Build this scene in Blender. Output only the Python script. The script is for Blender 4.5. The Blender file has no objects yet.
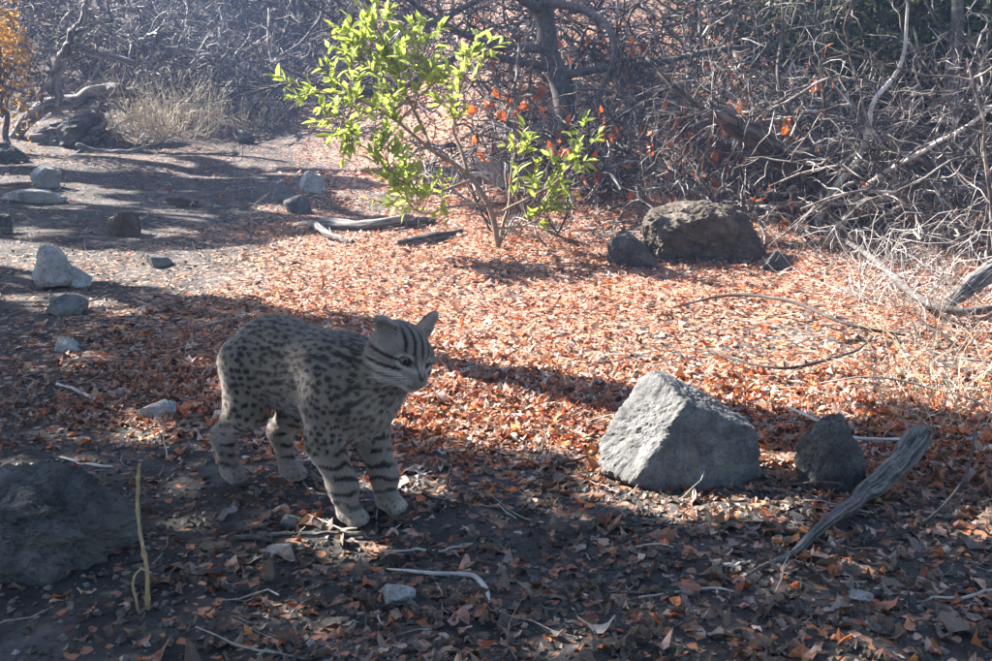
import bpy, math
import numpy as np
from mathutils import Vector, Euler, Matrix

R = math.radians
sc = bpy.context.scene
C = sc.collection
rng = np.random.default_rng(7)

# ------------------------------------------------------------------ camera, sky, sun, exposure
W, HH, F = 992.0, 661.0, 1017.0            # photograph size and focal length in its pixels
CAMZ, PITCH = 0.68, R(12.5)
cam = bpy.data.objects.new('camera', bpy.data.cameras.new('camera'))
C.objects.link(cam)
cam.location = (0, 0, CAMZ)
cam.rotation_euler = (R(90) - PITCH, 0, 0)
cam.data.sensor_width = 36.0
cam.data.lens = 36.0 * F / W
cam.data.clip_start, cam.data.clip_end = 0.02, 500
sc.camera = cam

SUN_EL, SUN_ROT = R(36), R(-60)            # sun behind and to the left
SD = np.array([math.sin(SUN_ROT) * math.cos(SUN_EL), math.cos(SUN_ROT) * math.cos(SUN_EL), math.sin(SUN_EL)])
world = bpy.data.worlds.new('World'); sc.world = world; world.use_nodes = True
wn = world.node_tree
sky = wn.nodes.new('ShaderNodeTexSky'); sky.sky_type = 'NISHITA'; sky.sun_disc = False
sky.sun_elevation = SUN_EL; sky.sun_rotation = SUN_ROT
wn.links.new(sky.outputs[0], wn.nodes['Background'].inputs[0])
wn.nodes['Background'].inputs[1].default_value = 0.05
sun = bpy.data.objects.new('sun', bpy.data.lights.new('sun', 'SUN')); C.objects.link(sun)
sun.data.energy = 5.0; sun.data.angle = R(0.5); sun.data.color = (1.0, 0.93, 0.84)
sun.rotation_euler = Vector(-SD).to_track_quat('-Z', 'Y').to_euler()
sc.view_settings.view_transform = 'Standard'; sc.view_settings.look = 'None'
sc.view_settings.gamma = 1.0; sc.view_settings.use_curve_mapping = False
sc.view_settings.exposure = 2.85
sc.cycles.max_bounces = 6; sc.cycles.transparent_max_bounces = 4
sc.cycles.use_denoising = True

# ------------------------------------------------------------------ numeric helpers
def hash3(ix, iy, iz, s):
    n = (ix.astype(np.int64) * 374761393 + iy.astype(np.int64) * 668265263 + iz.astype(np.int64) * 2147483647 + s * 974634777)
    n = (n ^ (n >> 13)) * 1274126177
    n = (n ^ (n >> 16)) & 0xFFFFFF
    return n.astype(np.float64) / 0xFFFFFF
def vnoise(P, s=0):
    P = np.asarray(P, float); I = np.floor(P); f = P - I; f = f * f * (3 - 2 * f)
    I = I.astype(np.int64); r = 0
    for dx in (0, 1):
        for dy in (0, 1):
            for dz in (0, 1):
                w = np.abs(1 - dx - f[..., 0]) * np.abs(1 - dy - f[..., 1]) * np.abs(1 - dz - f[..., 2])
                r = r + w * hash3(I[..., 0] + dx, I[..., 1] + dy, I[..., 2] + dz, s)
    return r * 2 - 1
def fbm(P, s=0, o=4):
    a, r = 1.0, 0
    P = np.asarray(P, float)
    for k in range(o):
        r = r + a * vnoise(P * 2 ** k, s + k); a *= 0.5
    return r
def sstep(a, b, x):
    t = np.clip((x - a) / (b - a), 0, 1); return t * t * (3 - 2 * t)
def norm(v):
    return v / np.maximum(np.linalg.norm(v, axis=-1, keepdims=True), 1e-9)

# ------------------------------------------------------------------ terrain height and pixel rays
def softplus(x, k=1.2): return np.log1p(np.exp(np.clip(x * k, -40, 40))) / k
def terrain(x, y, fine=True):
    x = np.asarray(x, float); y = np.asarray(y, float)
    y1 = 10.5 - 3.6 * sstep(-2.2, 0.8, x)
    z = 0.066 * (softplus(y - 4.5) - softplus(-4.5)) + 0.42 * softplus(y - y1, 1.5)
    q = np.stack([x, y, x * 0], -1)
    far = sstep(4, 9, y)
    z = z + (0.015 + 0.07 * far) * vnoise(q * 0.9, 3) + 0.012 * vnoise(q * 2.7, 4)
    if fine:
        z = z + 0.006 * vnoise(q * 9, 5) + 0.0035 * vnoise(q * 27, 6)
    return z
def ray(px, py):
    u, v = (px - W / 2) / F, (py - HH / 2) / F
    c, s = math.cos(PITCH), math.sin(PITCH)
    return np.array([u, c - v * s, -s - v * c])
def at(px, py, Y):                          # point of that pixel's ray at depth Y
    d = ray(px, py); return np.array([0, 0, CAMZ]) + d * (Y / d[1])
def gnd(px, py):                            # where that pixel's ray meets the ground
    d = ray(px, py); o = np.array([0, 0, CAMZ])
    t = 0.5 * 1.004 ** np.arange(1150); p = o + d * t[:, None]
    k = np.argmax(p[:, 2] < terrain(p[:, 0], p[:, 1], False)); p = p[k].copy()
    p[2] = float(terrain(p[:1], p[1:2], False)[0]); return p
def pix(P):
    P = np.asarray(P, float); q = P - np.array([0, 0, CAMZ])
    c, s = math.cos(PITCH), math.sin(PITCH)
    dep = q[..., 1] * c - q[..., 2] * s; dn = -q[..., 2] * c - q[..., 1] * s
    return W / 2 + F * q[..., 0] / dep, HH / 2 + F * dn / dep, dep

# ------------------------------------------------------------------ mesh helpers
def mesh(name, V, faces, smooth=True, col=None, mats=()):
    me = bpy.data.meshes.new(name)
    V = np.asarray(V, np.float32)
    if not isinstance(faces, (list, tuple)): faces = [faces]
    faces = [np.asarray(f, np.int32) for f in faces if len(f)]
    L = np.concatenate([f.ravel() for f in faces])
    tot = np.concatenate([np.full(len(f), f.shape[1], np.int32) for f in faces])
    st = np.concatenate([[0], np.cumsum(tot)[:-1]]).astype(np.int32)
    me.vertices.add(len(V)); me.vertices.foreach_set('co', V.ravel())
    me.loops.add(len(L)); me.loops.foreach_set('vertex_index', L)
    me.polygons.add(len(tot)); me.polygons.foreach_set('loop_start', st)
    me.polygons.foreach_set('use_smooth', np.full(len(tot), smooth, bool))
    me.update(calc_edges=True)
    if col is not None:
        a = me.color_attributes.new('Col', 'FLOAT_COLOR', 'POINT')
        c = np.ones((len(V), 4), np.float32); c[:, :3] = col
        a.data.foreach_set('color', c.ravel())
    for m in mats: me.materials.append(m)
    return me
def link(name, me, parent=None, loc=None, rot=None, scale=None):
    o = bpy.data.objects.new(name, me); C.objects.link(o)
    if parent is not None: o.parent = parent
    if loc is not None: o.location = loc
    if rot is not None: o.rotation_euler = rot
    if scale is not None: o.scale = scale if hasattr(scale, '__len__') else (scale,) * 3
    return o
ORG = {}
def tag(o, label=None, cat=None, group=None, kind=None):
    if label: o['label'] = label
    if cat: o['category'] = cat
    if group: o['group'] = group
    if kind: o['kind'] = kind
    return o
def thing(name, loc, label, cat, group=None):
    o = link(name, None, None, tuple(float(v) for v in loc)); o.empty_display_size = 0.05
    ORG[o.name] = np.asarray(loc, float)
    return tag(o, label, cat, group)
def part(name, parent, V, faces, mat, smooth=True, col=None, kind=None, label=None):
    """a mesh in world coordinates, stored relative to the thing it belongs to"""
    root = parent
    while root.parent: root = root.parent
    o = link(name, mesh(name, np.asarray(V) - ORG[root.name], faces, smooth, col, [mat]), parent)
    return tag(o, label, None, None, kind)
def solo(name, V, faces, mat, label, cat, group=None, smooth=True, col=None, kind=None, org=None):
    V = np.asarray(V, float)
    if org is None: org = np.array([V[:, 0].mean(), V[:, 1].mean(), V[:, 2].min()])
    o = link(name, mesh(name, V - org, faces, smooth, col, [mat]), None, tuple(org))
    ORG[o.name] = org
    return tag(o, label, cat, group, kind)

def tubes(P, rad, sides=5, caps=False, rough=0.0, seed=0):
    """P (M,n,3), rad (M,n) -> one set of verts and faces"""
    P = np.asarray(P, float); rad = np.asarray(rad, float)
    M, n, _ = P.shape
    T = norm(np.gradient(P, axis=1))
    ref = np.where(np.abs(T[:, :1, 2:3]) > 0.85, np.array([1.0, 0.1, 0]), np.array([0.05, 0.1, 1.0]))
    ref = np.broadcast_to(ref, T.shape)
    A = norm(np.cross(T, ref)); B = np.cross(T, A)
    ang = np.linspace(0, 2 * np.pi, sides, endpoint=False)
    ring = A[:, :, None] * np.cos(ang)[:, None] + B[:, :, None] * np.sin(ang)[:, None]
    rr = rad[:, :, None, None]
    if rough:
        s = np.arange(n)[None, :, None] * np.ones((M, n, sides))
        q = np.stack([np.cos(ang) * 1.4 + 0 * s, np.sin(ang) * 1.4 + 0 * s, s * 0.18], -1) + seed
        q2 = np.stack([np.cos(ang) * 3.5 + 0 * s, np.sin(ang) * 3.5 + 0 * s, s * 0.3], -1) + seed
        rr = rr * (1 + rough * (fbm(q, seed, 2) + 0.5 * vnoise(q2, seed + 9)))[..., None]
    V = (P[:, :, None] + ring * rr).reshape(-1, 3)
    i = np.arange(M)[:, None, None] * n * sides + np.arange(n - 1)[None, :, None] * sides
    k = np.arange(sides)[None, None, :]; k2 = (k + 1) % sides
    Fq = np.stack([i + k, i + k2, i + sides + k2, i + sides + k], -1).reshape(-1, 4)
    fs = [Fq]
    if caps:
        cv = P[:, [0, -1]].reshape(-1, 3); b = len(V); V = np.concatenate([V, cv])
        m = np.arange(M)[:, None]; kk = np.arange(sides)[None, :]; kk2 = (kk + 1) % sides
        t0 = np.stack([np.broadcast_to(b + 2 * m, (M, sides)), m * n * sides + kk2, m * n * sides + kk], -1).reshape(-1, 3)
        e = m * n * sides + (n - 1) * sides
        t1 = np.stack([np.broadcast_to(b + 2 * m + 1, (M, sides)), e + kk, e + kk2], -1).reshape(-1, 3)
        fs.append(np.concatenate([t0, t1]))
    return V, fs
def spline(pts, n):
    P = np.asarray(pts, float); m = len(P)
    E = np.concatenate([[2 * P[0] - P[1]], P, [2 * P[-1] - P[-2]]])
    t = np.linspace(0, m - 1 - 1e-6, n); i = t.astype(int); f = (t - i)[:, None]
    a, b, c, d = E[i], E[i + 1], E[i + 2], E[i + 3]
    return 0.5 * (2 * b + (c - a) * f + (2 * a - 5 * b + 4 * c - d) * f ** 2 + (3 * b - a - 3 * c + d) * f ** 3)
def limb(pts, r, n=28, sides=8, wob=0.0, rough=0.12, seed=1, caps=True):
    """a branch through 3D points with radii r (m) at those points"""
    P = spline(pts, n); rad = np.interp(np.linspace(0, 1, n), np.linspace(0, 1, len(r)), r)
    if wob:
        t = np.linspace(0, 1, n)[:, None] * 6
        P = P + wob * np.concatenate([vnoise(np.concatenate([t, t * 0 + k * 7.3, t * 0 + seed], 1), seed)[:, None] for k in range(3)], 1)
    return tubes(P[None], rad[None], sides, caps, rough, seed)
def wood(pts, r, n=90, sides=40, wob=0.006, seed=1, knots=2):
    """a weathered limb: oval and crooked, grooved along the grain, knotted, with a broken end; returns verts, faces, colours"""
    g = np.random.default_rng(seed + 900)
    P = spline(pts, n); t = np.linspace(0, 1, n); rad = np.interp(t, np.linspace(0, 1, len(r)), r)
    for k in range(3):
        P[:, k] += wob * (vnoise(np.stack([t * 5, t * 0 + k * 7.3, t * 0 + seed], 1), seed) + 0.4 * vnoise(np.stack([t * 13, t * 0 + k * 5.1, t * 0 + seed], 1), seed + 1))
    V, fs = tubes(P[None], rad[None], sides, True)
    a = np.linspace(0, 2 * np.pi, sides, endpoint=False)[None] + 1.2 * t[:, None] + 0 * t[:, None]
    s_ = t[:, None] * (np.linalg.norm(np.diff(P, axis=0), axis=1).sum() / max(r)) + 0 * a
    q = lambda fa, fs_: np.stack([np.cos(a) * fa, np.sin(a) * fa, s_ * fs_], -1) + seed
    groove = vnoise(q(3.2, 0.10), seed + 2); fine = vnoise(q(7.0, 0.16), seed + 3); lump = fbm(q(0.8, 0.35), seed + 4, 2)
    k = 1 + 0.16 * lump + 0.10 * np.cos(2 * a + seed) - 0.22 * np.maximum(0, 0.35 - np.abs(groove)) * 2 + 0.07 * fine
    for _ in range(knots):
        ka, kt = g.uniform(0, 6.28), g.uniform(0.2, 0.85); da = np.angle(np.exp(1j * (a - ka)))
        k = k + 0.45 * np.exp(-(da / 0.45) ** 2 - ((t[:, None] - kt) / 0.035) ** 2)
    e = np.where(t[:, None] > 0.97, 1 - 0.25 * np.abs(fine), 1); k = k * e
    ring = V[:n * sides].reshape(n, sides, 3); ring = P[:, None] + (ring - P[:, None]) * k[..., None]
    jag = sstep(0.93, 1.0, t)[:, None] * max(r) * 1.3 * (0.5 * groove + 0.5 * fine)
    T = norm(np.gradient(P, axis=0)); ring = ring + T[:, None] * jag[..., None]
    V = np.concatenate([ring.reshape(-1, 3), V[n * sides:]])
    lum = 0.12 * (1 + 0.55 * fine + 0.5 * vnoise(q(5.0, 0.05), seed + 6) + 0.35 * lump) * np.where(np.abs(groove) < 0.12, 0.35, 1.0)
    lum = np.clip(np.concatenate([lum.ravel(), [0.1, 0.07]]), 0.02, 0.5)
    return V, fs, lum[:, None] * np.array([1.0, 0.93, 0.88])
def merge(lst):
    V, F3, F4, b = [], [], [], 0
    for v, fs in lst:
        V.append(v)
        for f in (fs if isinstance(fs, (list, tuple)) else [fs]):
            f = np.asarray(f)
            (F3 if f.shape[1] == 3 else F4).append(f + b)
        b += len(v)
    return np.concatenate(V), [np.concatenate(x) for x in (F3, F4) if x]
def grow(S, D, L, n, wob, bend, g):
    """M branches at once: starts, directions, lengths -> (M,n,3)"""
    P = np.empty((len(S), n, 3)); P[:, 0] = S; D = norm(D)
    for k in range(1, n):
        D = norm(D + g.normal(0, wob, D.shape) + bend)
        P[:, k] = P[:, k - 1] + D * (L / (n - 1))[:, None]
    return P
def sprout(P, per, t0, t1, spread, g, up=0.0):
    """children of branches P: starts, directions, the parent's fraction"""
    M, n, _ = P.shape
    m = np.repeat(np.arange(M), per); t = g.uniform(t0, t1, len(m)) * (n - 1)
    i = np.minimum(t.astype(int), n - 2); f = (t - i)[:, None]
    S = P[m, i] * (1 - f) + P[m, i + 1] * f
    T = norm(P[m, i + 1] - P[m, i])
    D = norm(T * 0.75 + norm(g.normal(0, 1, T.shape)) * spread + np.array([0, 0, up]))
    return S, D, t / (n - 1), m

# ------------------------------------------------------------------ materials
def new_mat(name):
    m = bpy.data.materials.new(name); m.use_nodes = True
    nt = m.node_tree; return m, nt, nt.nodes['Principled BSDF']
def N(nt, t, **kw):
    n = nt.nodes.new(t)
    for k, v in kw.items():
        if k in n.inputs.keys(): n.inputs[k].default_value = v
        else: setattr(n, k, v)
    return n
def ramp(nt, fac, stops):
    r = nt.nodes.new('ShaderNodeValToRGB'); e = r.color_ramp.elements
    while len(e) < len(stops): e.new(0.5)
    for q, (p, c) in zip(e, stops): q.position = p; q.color = (*c, 1)
    nt.links.new(fac, r.inputs[0]); return r.outputs[0]
def noise_mat(name, stops, scale=20, detail=6, rough=0.85, bump=0.4, bscale=80, bdist=0.004, stretch=None, spec=0.3):
    m, nt, b = new_mat(name)
    tc = N(nt, 'ShaderNodeTexCoord'); src = tc.outputs['Object']
    if stretch:
        mp = N(nt, 'ShaderNodeMapping'); mp.inputs['Scale'].default_value = stretch
        nt.links.new(src, mp.inputs[0]); src = mp.outputs[0]
    n1 = N(nt, 'ShaderNodeTexNoise', Scale=scale, Detail=detail, Roughness=0.65); nt.links.new(src, n1.inputs[0])
    c = ramp(nt, n1.outputs[0], stops); nt.links.new(c, b.inputs['Base Color'])
    n2 = N(nt, 'ShaderNodeTexNoise', Scale=bscale, Detail=8.0, Roughness=0.7); nt.links.new(src, n2.inputs[0])
    bp = N(nt, 'ShaderNodeBump', Strength=bump, Distance=bdist); nt.links.new(n2.outputs[0], bp.inputs['Height'])
    nt.links.new(bp.outputs[0], b.inputs['Normal'])
    b.inputs['Roughness'].default_value = rough; b.inputs['Specular IOR Level'].default_value = spec
    return m
def stone_mat(name, lo, mid, hi, scale):
    """mottled stone with pale specks, lichen blotches and hairline cracks"""
    m, nt, b = new_mat(name); tc = N(nt, 'ShaderNodeTexCoord').outputs['Object']
    n1 = N(nt, 'ShaderNodeTexNoise', Scale=scale, Detail=10.0, Roughness=0.72); nt.links.new(tc, n1.inputs[0])
    c1 = ramp(nt, n1.outputs[0], [(0.32, (lo,) * 3), (0.5, (mid,) * 3), (0.7, (hi,) * 3)])
    n2 = N(nt, 'ShaderNodeTexNoise', Scale=scale * 9, Detail=5.0, Roughness=0.8); nt.links.new(tc, n2.inputs[0])
    c2 = ramp(nt, n2.outputs[0], [(0.36, (0.45, 0.45, 0.45)), (0.5, (1, 1, 1)), (0.66, (1.0, 1.0, 1.0)), (0.72, (1.7, 1.7, 1.65))])
    mx = N(nt, 'ShaderNodeMix', data_type='RGBA', blend_type='MULTIPLY'); mx.inputs[0].default_value = 1
    nt.links.new(c1, mx.inputs[6]); nt.links.new(c2, mx.inputs[7])
    n3 = N(nt, 'ShaderNodeTexNoise', Scale=scale * 0.6, Detail=7.0, Roughness=0.7, Distortion=0.6); nt.links.new(tc, n3.inputs[0])
    k = ramp(nt, n3.outputs[0], [(0.56, (0, 0, 0)), (0.64, (0.7, 0.7, 0.7))])
    m2 = N(nt, 'ShaderNodeMix', data_type='RGBA'); nt.links.new(k, m2.inputs[0]); nt.links.new(mx.outputs[2], m2.inputs[6])
    m2.inputs[7].default_value = (mid * 1.25, mid * 1.2, mid * 0.95, 1); nt.links.new(m2.outputs[2], b.inputs['Base Color'])
    b1 = N(nt, 'ShaderNodeBump', Strength=0.7, Distance=0.006); nt.links.new(n1.outputs[0], b1.inputs['Height'])
    b2 = N(nt, 'ShaderNodeBump', Strength=0.6, Distance=0.0012); nt.links.new(n2.outputs[0], b2.inputs['Height']); nt.links.new(b1.outputs[0], b2.inputs['Normal'])
    nt.links.new(b2.outputs[0], b.inputs['Normal']); b.inputs['Roughness'].default_value = 0.9; b.inputs['Specular IOR Level'].default_value = 0.2
    return m
def leaf_mat(name, mode, base=(1, 1, 1), trans=(1, 1, 1), amount=0.35, var=0.3, rough=0.6):
    """mode 'attr': colour from the mesh; 'obj': object colour; 'flat': base colour varied per object"""
    m, nt, b = new_mat(name)
    if mode == 'attr': c = N(nt, 'ShaderNodeVertexColor', layer_name='Col').outputs[0]
    elif mode == 'obj': c = N(nt, 'ShaderNodeObjectInfo').outputs['Color']
    else:
        oi = N(nt, 'ShaderNodeObjectInfo'); c = ramp(nt, oi.outputs['Random'], [(0, tuple(v * (1 - var) for v in base)), (1, tuple(min(1, v * (1 + var)) for v in base))])
    tc = N(nt, 'ShaderNodeTexCoord'); n1 = N(nt, 'ShaderNodeTexNoise', Scale=140.0, Detail=4.0); nt.links.new(tc.outputs['Object'], n1.inputs[0])
    v = ramp(nt, n1.outputs[0], [(0.3, (0.6, 0.6, 0.6)), (0.7, (1.2, 1.2, 1.2))])
    mx = N(nt, 'ShaderNodeMix', data_type='RGBA', blend_type='MULTIPLY'); mx.inputs[0].default_value = 1
    nt.links.new(c, mx.inputs[6]); nt.links.new(v, mx.inputs[7])
    nt.links.new(mx.outputs[2], b.inputs['Base Color']); b.inputs['Roughness'].default_value = rough
    b.inputs['Specular IOR Level'].default_value = 0.35
    tr = N(nt, 'ShaderNodeBsdfTranslucent')
    m2 = N(nt, 'ShaderNodeMix', data_type='RGBA', blend_type='MULTIPLY'); m2.inputs[0].default_value = 1
    nt.links.new(mx.outputs[2], m2.inputs[6]); m2.inputs[7].default_value = (*trans, 1); nt.links.new(m2.outputs[2], tr.inputs[0])
    ms = N(nt, 'ShaderNodeMixShader'); ms.inputs[0].default_value = amount
    nt.links.new(b.outputs[0], ms.inputs[1]); nt.links.new(tr.outputs[0], ms.inputs[2])
    nt.links.new(ms.outputs[0], nt.nodes['Material Output'].inputs[0])
    return m
M_ROCK = stone_mat('grey_stone', 0.06, 0.125, 0.22, 26)
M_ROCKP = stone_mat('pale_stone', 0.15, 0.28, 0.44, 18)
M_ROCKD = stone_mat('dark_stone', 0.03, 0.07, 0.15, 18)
M_ROCKB = noise_mat('brown_stone', [(0.3, (0.035, 0.028, 0.022)), (0.5, (0.07, 0.055, 0.043)), (0.75, (0.15, 0.13, 0.115))], 14, 9, 0.9, 0.7, 70, 0.003)
M_DRIFT = noise_mat('weathered_wood', [(0.3, (0.07, 0.06, 0.055)), (0.5, (0.16, 0.145, 0.14)), (0.72, (0.32, 0.3, 0.29))], 40, 8, 0.85, 0.7, 110, 0.0025, (1, 1, 1))
M_BARK = noise_mat('dark_bark', [(0.3, (0.035, 0.03, 0.028)), (0.55, (0.09, 0.08, 0.075)), (0.75, (0.2, 0.18, 0.17))], 40, 6, 0.9, 0.7, 90, 0.002)
M_TWIG = noise_mat('grey_twig', [(0.38, (0.03, 0.025, 0.023)), (0.52, (0.11, 0.096, 0.088)), (0.68, (0.42, 0.39, 0.365))], 9, 4, 0.75, 0.3, 120, 0.002)
M_TWIGD = noise_mat('dark_twig', [(0.3, (0.018, 0.015, 0.014)), (0.55, (0.042, 0.035, 0.032)), (0.75, (0.12, 0.105, 0.098))], 9, 4, 0.8, 0.3, 120, 0.002)
M_PALE = noise_mat('pale_twig', [(0.3, (0.25, 0.23, 0.21)), (0.5, (0.42, 0.4, 0.37)), (0.7, (0.6, 0.57, 0.54))], 12, 4, 0.75, 0.3, 120, 0.002)
def wood_mat():
    m, nt, b = new_mat('grained_wood')
    vc = N(nt, 'ShaderNodeVertexColor', layer_name='Col'); tc = N(nt, 'ShaderNodeTexCoord')
    n1 = N(nt, 'ShaderNodeTexNoise', Scale=130.0, Detail=6.0); nt.links.new(tc.outputs['Object'], n1.inputs[0])
    k = ramp(nt, n1.outputs[0], [(0.3, (0.6, 0.6, 0.6)), (0.7, (1.3, 1.3, 1.3))])
    mx = N(nt, 'ShaderNodeMix', data_type='RGBA', blend_type='MULTIPLY'); mx.inputs[0].default_value = 1
    nt.links.new(vc.outputs[0], mx.inputs[6]); nt.links.new(k, mx.inputs[7]); nt.links.new(mx.outputs[2], b.inputs['Base Color'])
    bp = N(nt, 'ShaderNodeBump', Strength=0.5, Distance=0.0015); nt.links.new(n1.outputs[0], bp.inputs['Height']); nt.links.new(bp.outputs[0], b.inputs['Normal'])
    b.inputs['Roughness'].default_value = 0.85; b.inputs['Specular IOR Level'].default_value = 0.2
    return m
M_WOOD = wood_mat()
M_STALK = noise_mat('yellow_stalk', [(0.3, (0.2, 0.14, 0.07)), (0.7, (0.42, 0.33, 0.18))], 60, 4, 0.7, 0.3, 150, 0.002)
M_GRASS = noise_mat('dry_grass', [(0.3, (0.36, 0.29, 0.19)), (0.7, (0.66, 0.58, 0.44))], 14, 3, 0.75, 0.1, 150, 0.001)
M_STEM = noise_mat('shrub_bark', [(0.3, (0.1, 0.07, 0.05)), (0.7, (0.26, 0.2, 0.15))], 40, 5, 0.8, 0.5, 120, 0.002)
M_LITTER = leaf_mat('litter_leaf', 'attr', trans=(1.0, 0.75, 0.5), amount=0.22)
M_LITTER1 = leaf_mat('single_leaf', 'obj', trans=(1.0, 0.75, 0.5), amount=0.22)
M_GREEN = leaf_mat('green_leaf', 'flat', (0.36, 0.45, 0.11), (1.5, 1.45, 1.0), 0.55, 0.4, 0.7)
M_CROWN = leaf_mat('crown_leaf', 'attr', trans=(1, 1, 0.6), amount=0.3)
M_ORANGE = leaf_mat('orange_leaf', 'flat', (0.55, 0.17, 0.05), (1.2, 0.8, 0.5), 0.35, 0.3)

def ground_mat():
    m, nt, b = new_mat('forest_soil')
    tc = N(nt, 'ShaderNodeTexCoord').outputs['Object']
    n1 = N(nt, 'ShaderNodeTexNoise', Scale=7.0, Detail=9.0, Roughness=0.7); nt.links.new(tc, n1.inputs[0])
    soil = ramp(nt, n1.outputs[0], [(0.3, (0.018, 0.017, 0.0165)), (0.5, (0.048, 0.045, 0.044)), (0.72, (0.115, 0.109, 0.106))])
    cov = N(nt, 'ShaderNodeVertexColor', layer_name='Col')
    v = N(nt, 'ShaderNodeTexVoronoi', Scale=75.0); nt.links.new(tc, v.inputs[0])
    sep = N(nt, 'ShaderNodeSeparateColor'); nt.links.new(v.outputs['Color'], sep.inputs[0])
    lf = ramp(nt, sep.outputs[0], [(0, (0.07, 0.04, 0.03)), (0.35, (0.24, 0.14, 0.10)), (0.7, (0.34, 0.15, 0.075)), (1, (0.44, 0.34, 0.28))])
    n2 = N(nt, 'ShaderNodeTexNoise', Scale=1.1, Detail=5.0); nt.links.new(tc, n2.inputs[0])
    add = N(nt, 'ShaderNodeMath', operation='ADD'); nt.links.new(cov.outputs[0], add.inputs[0]); nt.links.new(sep.outputs[1], add.inputs[1])
    msk = ramp(nt, add.outputs[0], [(0.98, (0, 0, 0)), (1.02, (1, 1, 1))])
    mx = N(nt, 'ShaderNodeMix', data_type='RGBA'); nt.links.new(msk, mx.inputs[0])
    nt.links.new(soil, mx.inputs[6]); nt.links.new(lf, mx.inputs[7]); nt.links.new(mx.outputs[2], b.inputs['Base Color'])
    b.inputs['Roughness'].default_value = 0.95; b.inputs['Specular IOR Level'].default_value = 0.15
    n3 = N(nt, 'ShaderNodeTexNoise', Scale=90.0, Detail=8.0, Roughness=0.75); nt.links.new(tc, n3.inputs[0])
    bp = N(nt, 'ShaderNodeBump', Strength=0.6, Distance=0.004); nt.links.new(n3.outputs[0], bp.inputs['Height'])
    b2 = N(nt, 'ShaderNodeBump', Strength=0.5, Distance=0.006); nt.links.new(v.outputs['Distance'], b2.inputs['Height']); nt.links.new(bp.outputs[0], b2.inputs['Normal'])
    nt.links.new(b2.outputs[0], b.inputs['Normal'])
    return m

PAL = np.array([(0.40, 0.185, 0.11), (0.46, 0.29, 0.215), (0.40, 0.105, 0.035), (0.12, 0.05, 0.03), (0.28, 0.22, 0.19), (0.56, 0.45, 0.38), (0.50, 0.18, 0.06), (0.22, 0.09, 0.055)])
PALW = np.array([0.20, 0.19, 0.14, 0.08, 0.08, 0.13, 0.11, 0.07])
def leaf_cover(x, y):
    q = np.stack([x, y, x * 0], -1)
    n = 0.5 + 0.5 * fbm(q * 1.6, 21, 3)
    c = 0.22 + 0.83 * sstep(-1.7, -0.2, x + 0.12 * (y - 3)) * sstep(1.5, 2.3, y + 0.25 * x)
    c = np.where(y < 2.2, np.maximum(c * (0.42 + 0.58 * sstep(1.45, 2.1, y)), 0.22), c)
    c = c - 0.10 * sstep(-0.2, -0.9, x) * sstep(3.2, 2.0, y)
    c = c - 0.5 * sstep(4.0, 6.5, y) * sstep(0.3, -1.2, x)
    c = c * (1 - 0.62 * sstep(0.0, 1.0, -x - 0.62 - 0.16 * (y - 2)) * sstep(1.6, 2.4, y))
    return np.clip(c * (0.25 + 1.25 * n), 0.03, 1)
# ------------------------------------------------------------------ ground
def ground():
    ys = [-12.0, -8, -5, -3, -1.5, -0.5, 0.2]; y = 0.6
    while y < 30:
        ys.append(y); y += 0.02 + 0.014 * max(0, y - 1.2) 
    ys = np.array(ys); t = np.linspace(-1, 1, 281)
    xs = 1.0 * t + 4.2 * t ** 3 + 42 * np.sign(t) * np.abs(t) ** 9
    X, Y = np.meshgrid(xs, ys); Z = terrain(X, Y)
    V = np.stack([X, Y, Z], -1).reshape(-1, 3)
    ny, nx = X.shape; i = (np.arange(ny - 1)[:, None] * nx + np.arange(nx - 1)[None]).ravel()
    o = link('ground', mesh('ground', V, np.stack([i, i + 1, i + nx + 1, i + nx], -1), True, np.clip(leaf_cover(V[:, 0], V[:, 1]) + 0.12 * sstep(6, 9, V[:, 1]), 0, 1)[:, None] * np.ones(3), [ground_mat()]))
    ORG[o.name] = np.zeros(3)
    tag(o, 'dark soil ground sloping up to a brushy bank', 'ground', kind='structure')
ground()

# ------------------------------------------------------------------ leaf shapes
def mini_leaf(g):
    """the smallest leaf: two bent quads"""
    w, z = g.uniform(0.18, 0.34), g.uniform(-0.16, 0.2); a, b = g.uniform(-0.12, 0.18, 2)
    V = np.array([(-0.5, 0, a), (0.05, -w, z), (0.5, 0.04, b), (0.0, 0, 0), (-0.05, w, z)]); V[:, 2] -= V[:, 2].min()
    return V, np.array([(0, 1, 2, 3), (0, 3, 2, 4)])
def leaf_template(g, fine=True):
    """a curled dry leaf one unit long lying along x"""
    kind = g.integers(0, 3)
    k = 6 if fine else 3
    t = np.linspace(0, 1, k)
    w = [0.30 * np.sin(np.pi * t ** 0.8), 0.24 * np.sin(np.pi * t ** 1.2), 0.36 * np.sin(np.pi * t ** 0.7)][kind].copy()
    if fine: w[1:-1] *= g.uniform(0.65, 1.2, k - 2)
    cl, cc = g.uniform(-1.2, 1.8), g.uniform(-1.2, 2.8)
    tw = g.uniform(-0.5, 0.5)
    z0 = cl * (t - 0.5) ** 2 * 0.9
    V = []
    for s in (-1, 0, 1):
        y = s * w; z = z0 + cc * (w ** 2) * 1.6 * abs(s) + s * w * tw * (t - 0.4) * 1.6
        if s and fine: z = z + g.normal(0, 0.06, k)
        V.append(np.stack([t - 0.5 + (0.06 * g.normal(0, 1, k) * (fine and s != 0)), y, z], -1))
    V = np.concatenate(V); V[:, 2] -= V[:, 2].min()
    i = np.arange(k - 1)
    f = np.concatenate([np.stack([a * k + i, a * k + i + 1, (a + 1) * k + i + 1, (a + 1) * k + i], -1) for a in (0, 1)])
    return V, f
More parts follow.
